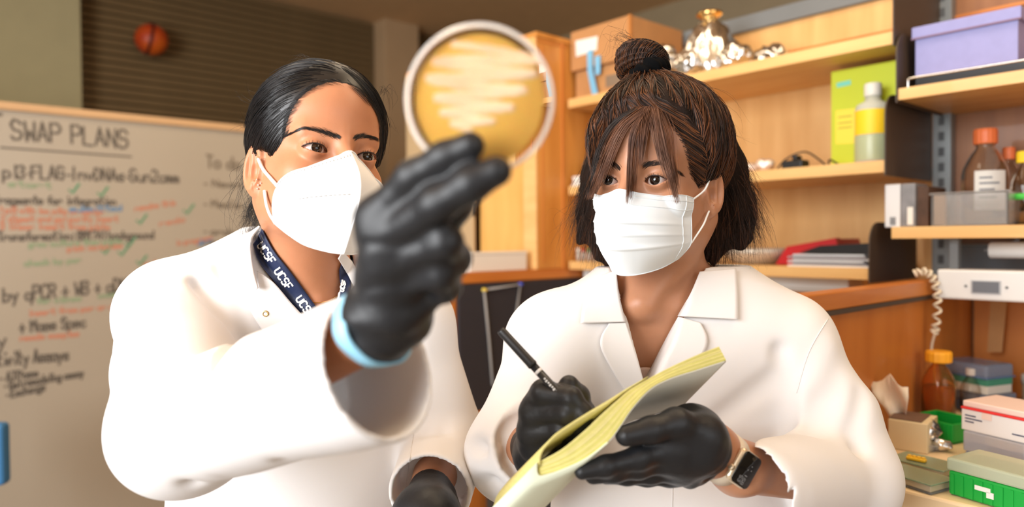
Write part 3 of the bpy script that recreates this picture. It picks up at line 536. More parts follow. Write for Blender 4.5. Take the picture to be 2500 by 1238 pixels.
mk('lid_shell', Box((1.668, .427, 1.0725), (1.75, .531, 1.100), .006, 3), BLUE_T, t); mk('lid_rim', Box((1.666, .425, 1.0725), (1.752, .533, 1.0755), .001), BLUE_B, t)
GRN = mat('green_rack', (24, 160, 60), 0.4); GRN2 = mat('green_dark', (14, 120, 44), 0.45)
t = empty('green_rack', (1.44, .445, 1.0005), 'empty open green plastic tube rack in the middle of the bench', 'rack'); t.rotation_euler.z = -.30
x0, x1, y0, y1, z0, z1 = 1.39, 1.47, .405, .49, 1.0005, 1.035
mk('rack_floor', Box((x0, y0, z0), (x1, y1, z0+.003), 0), GRN2, t)
for lo, hi in (((x0, y0, z0+.003), (x0+.004, y1, z1)), ((x1-.004, y0, z0+.003), (x1, y1, z1)), ((x0+.004, y0, z0+.003), (x1-.004, y0+.004, z1)), ((x0+.004, y1-.004, z0+.003), (x1-.004, y1, z1))): mk('rack_wall', Box(lo, hi, .001), GRN, t)
for k in range(11): mk('rib', Box((x0-.0012, y0+.004+k*.0075, z0+.002), (x0, y0+.007+k*.0075, z1-.003), 0), GRN, t)
c = px(2255, 1092, 1.22); foil_lump('crumpled_foil', (c[0], c[1], 1.012), (.022, .024, .019), 'bright crumpled foil on the bench in front of the green rack', 61, FOIL, 3, f=110)
c2 = px(2300, 1110, 1.20); foil_lump('crumpled_foil', (c2[0], c2[1], 1.001), (.012, .016, .010), 'small flat foil scrap in front of the green rack', 62, FOIL, 3, f=110)
t = empty('sample_dish', (c[0], c[1], 1.0005), 'low clear dish holding the bright crumpled foil', 'dish'); mk('dish_base', lathe(bmesh.new(), [(0, 0), (.026, 0), (.028, .003), (.028, .011), (0, .011)], (c[0], c[1], 1.0005), 24), PLAS, t, True); mk('rim', lathe(bmesh.new(), [(.028, .009), (.030, .009), (.030, .0112), (.028, .0112)], (c[0], c[1], 1.0005), 24), PLAS, t, True)
PINK = mat('carton_pink', (232, 206, 196), 0.45); REDL = mat('red_line', (220, 52, 52), 0.45)
tip_box('clear_rack_box', (1.30, .285, 1.0005), (1.375, .375, 1.046), 1.012, mat('blue_pale', (168, 184, 220), 0.3, trans=.4), mat('clear_lid', (212, 216, 228), 0.2, trans=.6, ior=1.2), 'clear lidded rack box with a bluish base under the red-edged carton', rz=-.28)
t = empty('red_edged_carton', (1.345, .33, 1.0465), 'white and pink carton with red edges on the clear rack box', 'box'); t.rotation_euler.z = -.28
mk('carton', Box((1.30, .27, 1.0465), (1.39, .378, 1.080), .001), mat('carton_w', (226, 224, 224), 0.45), t); mk('red_band', Box((1.299, .269, 1.0802), (1.391, .379, 1.084), .001), REDL, t); mk('pink_top', Box((1.301, .271, 1.0842), (1.389, .377, 1.094), .002), PINK, t); mk('tab', Box((1.2985, .33, 1.070), (1.2995, .345, 1.0802), 0), PINK, t)
for k, (a, b) in enumerate(((.355, .372), (.345, .372), (.358, .372), (.28, .30))): mk('print_line', Box((1.2993, a, 1.070-k*.005 if k < 3 else 1.056), (1.3, b, 1.072-k*.005 if k < 3 else 1.058), 0), mat('print_navy', (70, 74, 100), .6), t)
t = tip_box('green_tip_box', (1.10, .225, 1.0005), (1.175, .338, 1.052), 1.034, GRN, mat('lid_frost', (206, 214, 190), 0.25, trans=.5, ior=1.2), 'green pipette tip box with a frosted lid at the front of the bench', rz=-.22, ribs=9)
mk('torn_sticker', Box((1.0978, .282, 1.018), (1.0990, .302, 1.024), 0), PAPER, t); mk('torn_sticker', Box((1.0978, .278, 1.011), (1.0990, .287, 1.019), 0), PAPER, t)
def clear_plate(c, rz, label, n):
    t = empty('well_plate', c, label, 'plate', 'clear plates at the front of the bench'); t.rotation_euler.z = rz
    mk('base', Box((c[0]-.028, c[1]-.042, c[2]), (c[0]+.028, c[1]+.042, c[2]+.003), .001), PLAS, t); mk('skirt', Box((c[0]-.026, c[1]-.04, c[2]+.003), (c[0]+.026, c[1]+.04, c[2]+.012), .001), mat('plate_cream', (232, 218, 188), 0.3, trans=.4), t)
    mk('lid_edge', Box((c[0]-.0285, c[1]-.0425, c[2]+.0122), (c[0]+.0285, c[1]+.0425, c[2]+.0145), .0008), mat('plate_greenish', (176, 196, 170), 0.2, trans=.6), t); return t
clear_plate((1.125, .392, 1.0005), -.25, 'clear well plate nearest the bench front, left of the green tip box', 0)
clear_plate((1.20, .405, 1.0005), -.15, 'clear well plate just behind the front one, under the yellow strip', 1)
t = empty('yellow_strip', (1.19, .41, 1.0155), 'short yellow tube strip lying on the rear clear well plate', 'tube strip'); mk('strip', Box((1.183, .398, 1.0155), (1.193, .426, 1.021), .002), mat('strip_yellow', (236, 190, 50), 0.4), t)
for k in range(4): mk('tube_cap', lathe(bmesh.new(), [(0, 0), (.003, 0), (.003, .002), (0, .002)], (1.188, .402+k*.0066, 1.021), 12), mat('strip_yellow', (236, 190, 50)), t, True)
c = on(2500, 975, 2, 1.0); t = empty('white_lid_jar', (1.80, .395, 1.0005), 'jar with a white lid at the right edge of the bench', 'jar')
mk('jar_body', lathe(bmesh.new(), [(0, 0), (.022, 0), (.024, .003), (.024, .05), (0, .05)], (1.80, .395, 1.0005), 28), mat('jar_beige', (190, 176, 150), 0.3), t, True); mk('lid', lathe(bmesh.new(), [(0, .05), (.026, .05), (.026, .068), (.024, .07), (0, .07)], (1.80, .395, 1.0005), 28), mat('cap_white', (225, 224, 216)), t, True)
t = empty('red_rack', (1.66, .37, 1.0005), 'red plastic rack behind the red-edged carton', 'rack'); mk('rack_body', Box((1.62, .33, 1.0005), (1.69, .41, 1.03), .002), REDL, t); mk('rack_top', Box((1.618, .328, 1.0302), (1.692, .412, 1.034), .001), mat('red_dark', (150, 36, 36), .5), t)
# white box on the divider ledge left of the tall cabinet
a = on(1130, 655, 2, 1.271); b = on(1285, 655, 2, 1.271)
t = empty('white_carton', (1.33, 1.592, 1.2705), 'white carton on the wooden ledge below the petri dish', 'box')
q0 = on(1148, 640, 1, 1.572); q1 = on(1286, 640, 1, 1.572)
mk('body', Box((q0[0], 1.572, 1.2705), (min(q1[0], 1.468), 1.606, 1.318), .002), mat('carton_plain', (226, 218, 206), 0.5), t); mk('lid', Box((q0[0]-.001, 1.571, 1.3182), (min(q1[0], 1.468)+.001, 1.607, 1.326), .001), mat('carton_plain', (226, 218, 206)), t)
# ------------------------------------------------------------------ signed-distance modelling: bodies, clothes and gloves are grown as one smooth surface
f4 = np.float32
def V3(*a): return np.array(a if len(a) == 3 else a[0], f4)
def length(p): return np.sqrt(np.einsum('ij,ij->i', p, p))
def cap(p, a, b, ra, rb=None):
    a = V3(a); b = V3(b); rb = ra if rb is None else rb; ab = b-a; q = p-a
    t = np.clip(q @ ab/max(float(ab @ ab), 1e-12), 0, 1); return length(q-t[:, None]*ab)-(ra+(rb-ra)*t)
def ell(p, c, r, Q=None):
    q = p-V3(c)
    if Q is not None: q = q @ Q.astype(f4)
    r = V3(r); k0 = length(q/r); k1 = length(q/(r*r)); return k0*(k0-1)/np.maximum(k1, 1e-9)
def sph(p, c, r): return length(p-V3(c))-r
def smin(a, b, k): h = np.maximum(k-np.abs(a-b), 0)/k; return np.minimum(a, b)-h*h*k*0.25
def smax(a, b, k): return -smin(-a, -b, k)
def chain(p, pts, rad, k=0.0):
    d = None
    for i in range(len(pts)-1):
        e = cap(p, pts[i], pts[i+1], rad[i], rad[i+1]); d = e if d is None else (smin(d, e, k) if k else np.minimum(d, e))
    return d
def rbox(p, c, half, r, Q=None):
    q = p-V3(c)
    if Q is not None: q = q @ Q.astype(f4)
    q = np.abs(q)-(V3(half)-r); return length(np.maximum(q, 0))+np.minimum(q.max(axis=1), 0)-r
def waves(p, seed, f, n=5):
    r = np.random.default_rng(seed); d = 0
    for i in range(n):
        k = r.normal(size=3); k = (k/np.linalg.norm(k)*f*r.uniform(.6, 1.5)).astype(f4); d = d+np.sin(p @ k+f4(r.uniform(0, 6.28)))
    return d/n
def grow(fn, lo, hi, h):
    """sample fn on a sparse voxel grid near its zero level and skin it with quads"""
    lo = np.array(lo); hi = np.array(hi); B = 8; n = np.ceil((hi-lo)/(h*B)).astype(int)
    I = np.stack(np.meshgrid(*[np.arange(k) for k in n], indexing='ij'), -1).reshape(-1, 3)
    cen = lo+(I*B+(B-1)/2)*h; d = np.concatenate([fn(c.astype(f4)) for c in np.array_split(cen, max(1, len(cen)//60000))])
    near = np.abs(d) < B*h*1.0; bg = 4*h; g = vdb.FloatGrid(bg)
    o = np.stack(np.meshgrid(*[np.arange(B)]*3, indexing='ij'), -1).reshape(-1, 3)
    A = I[near]
    for i in I[(~near) & (d < 0)]: g.fill(tuple(int(v) for v in i*B), tuple(int(v) for v in i*B+B-1), -bg, True)
    for s in range(0, len(A), 160):
        a = A[s:s+160]; P = (lo+((a*B)[:, None, :]+o[None])*h).reshape(-1, 3).astype(f4); v = np.clip(fn(P), -bg, bg).reshape(len(a), B, B, B)
        for k, i in enumerate(a): g.copyFromArray(v[k], ijk=tuple(int(x) for x in i*B))
    pts, quads = g.convertToQuads(0.0)
    return np.asarray(pts)*h+lo, np.asarray(quads)[:, ::-1]
def skin(name, fn, lo, hi, h, m, parent=None, fine=None):
    """fine: a centre around which the mesh is densest (the face); it coarsens smoothly away from it"""
    t = time.time()
    if fine is None: V, Q = grow(fn, lo, hi, h); V = V.astype(np.float64)
    else:
        a, b = .125, 7.0; fc = np.array(fine)
        def wp(q): r = np.maximum(np.linalg.norm(q, axis=1), 1e-6); e = np.maximum(r-a, 0); return fc.astype(q.dtype)+q*((r+b*e*e)/r)[:, None].astype(q.dtype), 1+2*b*e
        def fw(q): P, s = wp(q); return fn(P.astype(f4))/(1+(s-1)*.7).astype(f4)
        V, Q = grow(fw, (-.40,)*3, (.40, .40, .22), h); V = wp(V.astype(np.float64))[0]
    for _ in range(2):                       # pull the vertices onto the true surface
        d = fn(V.astype(f4)); N = grad(fn, V); V = V-N*np.clip(d, -h, h)[:, None]*0.8
    me = bpy.data.meshes.new(name); me.vertices.add(len(V)); me.vertices.foreach_set('co', V.astype(f4).ravel())
    me.loops.add(len(Q)*4); me.loops.foreach_set('vertex_index', Q.astype(np.int32).ravel()); me.polygons.add(len(Q))
    me.polygons.foreach_set('loop_start', np.arange(0, len(Q)*4, 4, dtype=np.int32)); me.update(calc_edges=True); me.validate()
    bm = bmesh.new(); bm.from_mesh(me); bmesh.ops.recalc_face_normals(bm, faces=bm.faces[:]); bm.to_mesh(me); bm.free()
    o = link(name, me, m, parent, True); print('GROWN', name, len(V), round(time.time()-t, 2)); return o
def grad(fn, P, e=0.0006):
    P = np.asarray(P, np.float64); g = np.empty_like(P); n = len(P)
    for ax in range(3):
        dv = np.zeros(3); dv[ax] = e; q = fn(np.concatenate([P+dv, P-dv]).astype(f4)); g[:, ax] = q[:n]-q[n:]
    return g/np.maximum(np.linalg.norm(g, axis=1), 1e-9)[:, None]
def march(fn, O, D, t0=0.0, t1=2.5, off=0.0, n=70):
    """first points along rays O + t D at distance off from the surface"""
    D = D/np.linalg.norm(D, axis=1)[:, None]; t = np.full(len(D), t0)
    for _ in range(n):
        d = fn((O+D*t[:, None]).astype(f4))-off; t = np.minimum(t+d*0.85, t1)
    return O+D*t[:, None]
def rayd(pp): return np.array([(x-1250.0)/FPX*_R-(y-619.0)/FPX*_U+_F for x, y in pp])
def lay(fn, pp, off, t0=0.3, t1=1.6):      # lay photograph points on the surface fn
    D = rayd(pp); return march(fn, CAM[None]+0*D, D, t0, t1, off)
def settle(fn, P, off, n=6):               # push points to distance off from fn
    P = np.array(P, float)
    for _ in range(n): P = P-grad(fn, P)*(fn(P.astype(f4))-off)[:, None]*0.9
    return P
def grid_faces(nu, nv): return [(i*nv+j, i*nv+j+1, (i+1)*nv+j+1, (i+1)*nv+j) for i in range(nu-1) for j in range(nv-1)]
def coons(top, bot, nu=24, nv=16, side=None):     # two polylines -> grid of points, ruled between them
    a = smooth_path(top, nu); b = smooth_path(bot, nu); t = np.linspace(0, 1, nv)[None, :, None]; return (a[:, None]*(1-t)+b[:, None]*t)
def sheet(name, P, m, parent=None, th=0.0012, smooth=True, off=0.0):
    nu, nv = P.shape[:2]; o = pyd(name, P.reshape(-1, 3), grid_faces(nu, nv), m, parent, smooth)
    md = o.modifiers.new('thickness', 'SOLIDIFY'); md.thickness = th; md.offset = off; return o
def strands(name, paths, rad, m, parent=None, n=3):
    """paths: (strands, points, 3) -> fine tapering tubes in one mesh"""
    S, K = paths.shape[:2]; T = np.gradient(paths, axis=1); T /= np.maximum(np.linalg.norm(T, axis=2, keepdims=True), 1e-9)
    ref = RNG.normal(size=(S, 1, 3)); u = np.cross(T, ref); u /= np.maximum(np.linalg.norm(u, axis=2, keepdims=True), 1e-9); v = np.cross(T, u)
    r = (np.asarray(rad)*np.ones(K))[None, :, None] if np.ndim(rad) < 2 else np.asarray(rad)[:, :, None]
    V = np.stack([paths+r*(math.cos(2*math.pi*k/n)*u+math.sin(2*math.pi*k/n)*v) for k in range(n)], 2)      # S K n 3
    b = (np.arange(S)*K*n)[:, None, None]+(np.arange(K-1)*n)[None, :, None]; k = np.arange(n)[None, None]; k2 = (k+1) % n
    Fq = np.stack([b+k, b+k2, b+n+k2, b+n+k], -1).reshape(-1, 4)
    me = bpy.data.meshes.new(name); W = V.reshape(-1, 3); me.vertices.add(len(W)); me.vertices.foreach_set('co', W.astype(f4).ravel())
    me.loops.add(Fq.size); me.loops.foreach_set('vertex_index', Fq.astype(np.int32).ravel()); me.polygons.add(len(Fq)); me.polygons.foreach_set('loop_start', np.arange(0, Fq.size, 4, dtype=np.int32))
    me.update(calc_edges=True); o = link(name, me, m, parent, True); o['kind'] = 'stuff'; return o
def Rot(yaw, pitch, roll):   # head frame -> world: x = image right, -y = towards the lens, z = up; yaw > 0 turns the face to image right, pitch > 0 chin up, roll > 0 leans to image right
    base = np.stack([np.array([math.sin(YAW), -math.cos(YAW), 0]), np.array([math.cos(YAW), math.sin(YAW), 0]), np.array([0, 0, 1.0])], 1)
    cy, sy = math.cos(yaw), math.sin(yaw); cp, sp = math.cos(-pitch), math.sin(-pitch); cr, sr = math.cos(roll), math.sin(roll)
    Z = np.array([[cy, -sy, 0], [sy, cy, 0], [0, 0, 1]]); X = np.array([[1, 0, 0], [0, cp, -sp], [0, sp, cp]]); Y = np.array([[cr, 0, sr], [0, 1, 0], [-sr, 0, cr]])
    return base @ Z @ X @ Y
class Head:
    def __init__(s, c, yaw, pitch, roll, k=1.0, eye=(.0148, .0052, .0046), ear_y=.008):
        s.c = np.array(c, float); s.M = Rot(math.radians(yaw), math.radians(pitch), math.radians(roll)); s.k = k; s.eye = eye; s.ear_y = ear_y
    def w(s, q): return s.c+(np.asarray(q, float)*s.k) @ s.M.T
    def l(s, p): return ((p-s.c.astype(f4)) @ s.M.astype(f4))/f4(s.k)
    def sdf(s, p):
        r = length(p-s.c.astype(f4)); d = r-f4(.10); k = r < .185
        if k.any(): d[k] = s.loc(s.l(p[k]))*f4(s.k)
        return d
    def loc(s, q):
        a = np.abs(q); qa = np.stack([a[:, 0], q[:, 1], q[:, 2]], 1)
        d = ell(q, (0, .010, .038), (.0715, .092, .080))
        d = smin(d, ell(q, (0, -.020, .050), (.061, .067, .060)), .03)
        d = smin(d, ell(q, (0, -.028, -.034), (.053, .058, .066)), .03)
        d = smin(d, ell(qa, (.036, -.002, -.036), (.028, .050, .042)), .025)
        d = smin(d, ell(q, (0, -.068, -.083), (.021, .020, .018)), .025)
        d = smin(d, cap(qa, (.046, .0, -.058), (.014, -.068, -.087), .014, .012), .022)
        d = smin(d, ell(qa, (.040, -.058, -.027), (.018, .018, .016)), .024)
        d = smin(d, cap(qa, (.002, -.0815, .020), (.040, -.070, .020), .0065, .007), .020)
        d = smax(d, -ell(qa, (.031, -.100, -.003), (.019, .0135, .0115)), .014)
        d = smin(d, cap(q, (0, -.090, .006), (0, -.113, -.034), .0065, .0105), .014)
        d = smin(d, ell(qa, (.013, -.099, -.038), (.0085, .011, .008)), .008)
        d = smin(d, ell(q, (0, -.093, -.064), (.022, .010, .010)), .012)
        # eyelids
        ew, eu, el = s.eye; q2 = qa-V3(.031, -.0735, 0)
        d = smin(d, ell(q2, (0, 0, .0005), (.0150, .0142, .0138)), .005)
        xx = np.clip(q2[:, 0]/ew, -1.1, 1.1); tilt = .0012*xx
        up = eu*np.maximum(1-np.abs(xx)**2.2, -.3)+tilt; lo = -el*np.maximum(1-xx*xx, -.3)+tilt
        slit = np.maximum(np.maximum(q2[:, 2]-up, lo-q2[:, 2]), np.maximum(np.abs(q2[:, 0])-ew, q2[:, 1]+.003))
        d = smax(d, -slit, .0016)
        cz = up+.0042+.0006*xx; crease = np.sqrt((q2[:, 2]-cz)**2+np.maximum(q2[:, 1]+.0145, 0)**2*.2)-.0009
        crease = np.maximum(np.maximum(crease, np.abs(q2[:, 0])-ew*.95), q2[:, 1])
        d = smax(d, -crease, .002)
        # ears
        ea = qa-V3(.0695, s.ear_y, -.012); c_, s_ = math.cos(.30), math.sin(.30)
        e = np.stack([ea[:, 0]*c_-ea[:, 1]*s_, ea[:, 0]*s_+ea[:, 1]*c_, ea[:, 2]], 1)
        t = -.18; e = np.stack([e[:, 0], e[:, 1]*math.cos(t)-e[:, 2]*math.sin(t), e[:, 1]*math.sin(t)+e[:, 2]*math.cos(t)], 1).astype(f4)
        # outline radius of the pinna in the (y, z) plane; a shell with rolled rim
        yz = e[:, 1:]/V3(1, .0155, .0265)[1:]; rr = np.sqrt((yz**2).sum(1)); pin = np.maximum(np.abs(e[:, 0]-.004*rr*rr)-.0026, (rr-1)*.017)
        rim = np.sqrt(((rr-.89)*.019)**2+(e[:, 0]-.0050)**2)-.0036; rim = np.where((e[:, 1] < -.008) & (e[:, 2] < .012), .02, rim)
        ear = smin(pin, rim.astype(f4), .003)
        ear = smin(ear, ell(e, (.001, -.004, -.0255), (.0045, .008, .009)), .006)                 # lobe
        ear = smin(ear, cap(e, (.004, .005, .016), (.003, .001, -.016), .0028, .0034), .004)     # antihelix
        ear = smin(ear, ell(e, (.002, -.013, -.004), (.004, .004, .006)), .004)                  # tragus
        ear = smax(ear, -ell(e, (.0085, -.004, -.005), (.0095, .0072, .0105)), .0025)               # concha
        return smin(d, ear, .007)
    def scalp(s, q):      # smooth skull used to carry the hair
        d = ell(q, (0, .010, .038), (.0715, .092, .080))
        return smin(d, ell(q, (0, -.020, .050), (.061, .067, .060)), .03)
    def eyes(s, parent, gaze, iris, who):
        for sx in (-1, 1):
            c = s.w((.031*sx, -.0735, 0)); g = Vector(s.M @ np.array([gaze[0], -1, gaze[1]])).normalized()
            bm = bmesh.new(); bmesh.ops.create_uvsphere(bm, u_segments=36, v_segments=24, radius=.0122*s.k)
            rim = .0058*s.k
            for v in bm.verts:                                        # corneal bulge
                r = math.hypot(v.co.x, v.co.y)
                if v.co.z > 0 and r < rim: v.co.z += .0009*(1-(r/rim)**2)
            bm.transform(Matrix.Translation(Vector(c)) @ Vector((0, 0, 1)).rotation_difference(g).to_matrix().to_4x4())
            o = mk('eye', bm, None, parent, True); vs = o.data.vertices; cl = Vector(c)-wloc(parent)
            m = eye_mat(iris, cl, g, s.k, who+str(sx)); o.data.materials.append(m)
def eye_mat(iris, c, g, k, key):
    m = bpy.data.materials.new('eye_'+key); m.use_nodes = True; nt = m.node_tree; N = nt.nodes; b = N['Principled BSDF']; b.inputs['Roughness'].default_value = .06; b.inputs['Coat Weight'].default_value = .5
    geo = N.new('ShaderNodeTexCoord'); sub = N.new('ShaderNodeVectorMath'); sub.operation = 'SUBTRACT'; sub.inputs[1].default_value = c
    crs = N.new('ShaderNodeVectorMath'); crs.operation = 'CROSS_PRODUCT'; crs.inputs[1].default_value = g; ln = N.new('ShaderNodeVectorMath'); ln.operation = 'LENGTH'
    mul = N.new('ShaderNodeMath'); mul.operation = 'MULTIPLY'; mul.inputs[1].default_value = 1/(.0122*k); rp = N.new('ShaderNodeValToRGB')
    L = nt.links; L.new(geo.outputs['Object'], sub.inputs[0]); L.new(sub.outputs[0], crs.inputs[0]); L.new(crs.outputs[0], ln.inputs[0]); L.new(ln.outputs['Value'], mul.inputs[0]); L.new(mul.outputs[0], rp.inputs[0]); L.new(rp.outputs[0], b.inputs['Base Color'])
    e = rp.color_ramp.elements; e[0].position = .19; e[0].color = (.004, .003, .003, 1); e[1].position = .23; e[1].color = lin(iris)
    for pos, cc in ((.44, tuple(v*.8 for v in iris)), (.505, (16, 10, 8)), (.555, (186, 176, 170)), (.9, (170, 128, 116))): q = e.new(pos); q.color = lin(cc)
    return m
# ------------------------------------------------------------------ the two women
QC = Rot(0, 0, 0)                                   # axes of the view: right, away, up
def Qyaw(deg): return Rot(math.radians(deg), 0, 0)
HA = Head(px(772, 404, .895), 36, 5, 5.5, 1.0, (.0150, .0050, .0044))
HB = Head(px(1611, 440, .93), -36, -4, 3, 1.0, (.0138, .0062, .0050), -.004)
SKA = mat('skin_warm', (194, 132, 96), .45, sss=.2, var=.05, scale=60, bump=.05, bscale=900)
SKB = mat('skin_brown', (186, 132, 100), .42, sss=.2, var=.05, scale=60, bump=.05, bscale=900)
COAT = mat('coat_cotton', (230, 227, 226), .85, sss=.08, sssr=(1, .8, .6), bump=.03, bscale=1200, sheen=.1)
NIT = mat('nitrile_black', (27, 28, 31), .46, bump=.12, bscale=160); NITB = mat('nitrile_blue', (150, 206, 232), .45)
TROU = mat('trousers_navy', (36, 40, 56), .8); SHOE = mat('shoe_black', (24, 22, 22), .45)
# joints -----------------------------------------------------------
A_SR, A_EL, A_CU, A_WR = px(424, 776, .93), px(455, 1035, .74), px(925, 893, .54), px(955, 780, .505)
A_SL, A_EL2, A_WR2 = px(990, 800, 1.0), px(1084, 1095, 1.0), px(1048, 1205, .865)
A_TC = px(720, 960, 1.01)
B_SR, B_EL, B_WR, B_CU1 = px(1362, 840, .95), px(1262, 1105, .90), px(1335, 1075, .80), px(1303, 1090, .845)
B_SL, B_EL2, B_CU2, B_WR2 = px(1915, 850, .97), px(2058, 1160, .92), px(1898, 1188, .80), None
B_TC = px(1650, 1010, 1.02)
# wrist watch frame: along the forearm, along the screen, out of the screen
_d = px(1824, 1149, 1.0)-CAM; _d /= np.linalg.norm(_d); _r1 = _R-_d*(_R @ _d); _u1 = _U-_d*(_U @ _d)
W_AX = _r1*.54-_u1*.39+_d*.745; W_AX /= np.linalg.norm(W_AX); W_UP = _r1*.447+_u1*.894; W_UP -= W_AX*(W_UP @ W_AX); W_UP /= np.linalg.norm(W_UP)
W_N = np.cross(W_AX, W_UP); W_N = W_N if W_N @ _d < 0 else -W_N
W_R = .0265; W_C = px(1824, 1149, .735)-W_N*(W_R+.0104); B_WR2 = W_C-W_AX*.040
UP = np.array([0, 0, 1.0]); cdir = (A_CU-A_EL)/np.linalg.norm(A_CU-A_EL)
def at_z(p, z): return np.array([p[0], p[1], z])
# planes used to open the collars: signed distance to a wedge seen between two lines
def wedge(p, L, Rr, bot):
    """negative inside the V between lines L and Rr (pairs of world points), in front of the body"""
    out = None
    f = _F.copy(); f[2] = 0; f /= np.linalg.norm(f)
    for (a, b), s in ((L, -1), (Rr, 1)):
        n = np.cross(np.asarray(b)-np.asarray(a), f); n /= np.linalg.norm(n); d = ((p-V3(a)) @ n.astype(f4))*f4(s); out = d if out is None else np.maximum(out, d)
    return out
# ---- woman A ------------------------------------------------------
NA0, NA1 = HA.w((0, .018, -.06)), px(752, 745, .985)
def core_a(p):
    d = cap(p, NA0, NA1, .050, .056)
    d = smin(d, cap(p, HA.w((-.050, .03, -.045)), px(782, 735, .925), .012, .012), .03)
    d = smin(d, cap(p, NA1-UP*.01, A_SR+np.array([0, 0, .0]), .045, .035), .04); d = smin(d, cap(p, NA1-UP*.01, A_SL, .045, .035), .04)
    d = smin(d, ell(p, A_TC+UP*.03, (.125, .075, .19), Qyaw(12)), .05)
    d = smin(d, cap(p, px(600, 742, .93), px(770, 752, .91), .008, .008), .02)
    return smin(d, ell(p, at_z(A_TC, .86), (.14, .095, .16), Qyaw(12)), .06)
def torso_a(p):
    d = core_a(p)
    d = smin(d, chain(p, [A_SR, A_EL, A_WR-cdir*.022], [.040, .034, .0235], .02), .03)
    d = smin(d, chain(p, [A_SL, A_EL2, A_WR2], [.040, .034, .025], .02), .03)
    return d
def body_a(p): return smin(HA.sdf(p), torso_a(p), .022)
VL = (px(632, 640, .9), px(742, 790, .9)); VR = (px(852, 640, .9), px(770, 790, .9))
def folds(p, L):
    d = 0
    for pts, amp, wd in L: d = d+amp*np.exp(-(np.maximum(chain(p, pts, [0]*len(pts)), 0)/wd)**2)
    return d
FA = [([px(480, 700, .89), px(540, 770, .86), px(620, 870, .84)], .013, .011), ([px(540, 650, .90), px(600, 740, .87), px(640, 860, .86)], .011, .009), ([px(420, 800, .86), px(500, 815, .84), px(560, 860, .83)], .009, .009),
      ([px(450, 830, .83), px(520, 840, .82), px(590, 890, .82)], -.008, .012), ([px(560, 1120, .66), px(640, 1070, .62), px(700, 1060, .6)], .007, .012),
      ([px(420, 1030, .7), px(450, 1090, .69), px(470, 1160, .69)], .006, .011), ([px(700, 960, .57), px(720, 1030, .58), px(700, 1100, .6)], .005, .010),
      ([px(800, 880, .53), px(830, 960, .52), px(820, 1050, .55)], .0045, .009), ([px(545, 940, .68), px(580, 1010, .65), px(560, 1080, .66)], .005, .012),
      ([px(1010, 850, .93), px(1050, 960, .92), px(1040, 1060, .92)], .005, .010), ([px(1100, 1010, .93), px(1070, 1090, .92), px(1090, 1120, .91)], .006, .010)]
cdir = (A_CU-A_EL)/np.linalg.norm(A_CU-A_EL)
cdir2 = (A_WR2-A_EL2)/np.linalg.norm(A_WR2-A_EL2)
# the cuff of the raised sleeve is cut by a plane facing the hand
cn = np.cross(px(866, 735, .535)-px(985, 1045, .525), px(1025, 930, .56)-px(985, 1045, .525)); cn /= np.linalg.norm(cn); cn = cn if cn @ cdir > 0 else -cn
CP = px(945, 900, .54)
def coat_a(p, arm=True):
    D = (folds(p, FA)*1.35+waves(p, 3, 34)*.0014+(np.abs(waves(p, 4, 24))-.3)*.0015).astype(f4)
    d = cap(p, A_SR+UP*.002, A_SL+UP*.002, .062, .058)
    d = smin(d, cap(p, px(690, 665, .965), A_SR+UP*.012, .046, .052), .05); d = smin(d, cap(p, px(800, 680, .99), A_SL+UP*.008, .046, .05), .05)
    d = smin(d, ell(p, A_TC, (.165, .105, .25), Qyaw(12)), .06)
    d = smin(d, ell(p, at_z(A_TC, .84), (.185, .125, .32), Qyaw(12)), .08)
    d = smin(d, cap(p, px(668, 610, .99), px(700, 640, .93), .03, .03), .03)
    sl = chain(p, [A_SR, A_SR*.45+A_EL*.55, A_EL], [.066, .070, .068], .006)
    sl = smin(sl, ell(p, A_EL+(px(410, 1110, .74)-px(455, 1035, .74))*.5, (.054, .05, .05), QC), .04)
    d = smin(d, sl, .02)
    s2 = cap(p, A_SL, A_EL2, .060, .060)
    d = smin(d, s2, .025)+D
    cutA = (p-V3(CP)) @ cn.astype(f4); fore = smax(cap(p, A_EL, A_CU+cdir*.08, .062, .057)+D, cutA, .003)
    fore = smax(fore, -np.maximum(cap(p, A_EL, A_CU+cdir*.10, .054, .0525)+D, -(cutA+.11)), .002)
    if arm: d = smin(d, fore, .02)
    cut2 = (p-V3(A_WR2)) @ cdir2.astype(f4); f2 = smax(cap(p, A_EL2, A_WR2+cdir2*.03, .056, .049)+D, cut2, .003)
    d = smin(d, smax(f2, -np.maximum(cap(p, A_EL2, A_WR2+cdir2*.06, .047, .044)+D, -(cut2+.05)), .002), .02)
    d = smax(d, -(core_a(p)-.0035), .003)
    d = np.maximum(d, -np.maximum(wedge(p, VL, VR, None), (p-V3(px(740, 700, .96))) @ V3(_F)))
    d = np.maximum(d, (p[:, 2]-f4(px(640, 552, .95)[2])))
    return np.maximum(d, .62-p[:, 2])
ROOT_A = empty('person', at_z(A_TC, 0), 'woman in white lab coat and navy lanyard raising a petri dish', 'person')
OBA = skin('body', body_a, None, None, .0015, SKA, ROOT_A, HA.c)
HA.eyes(ROOT_A, (.02, .05), (44, 26, 18), 'a')
OCA = skin('lab_coat', coat_a, A_TC-np.array([.52, .55, .60]), A_TC+np.array([.42, .42, .36]), .0037, COAT, ROOT_A)
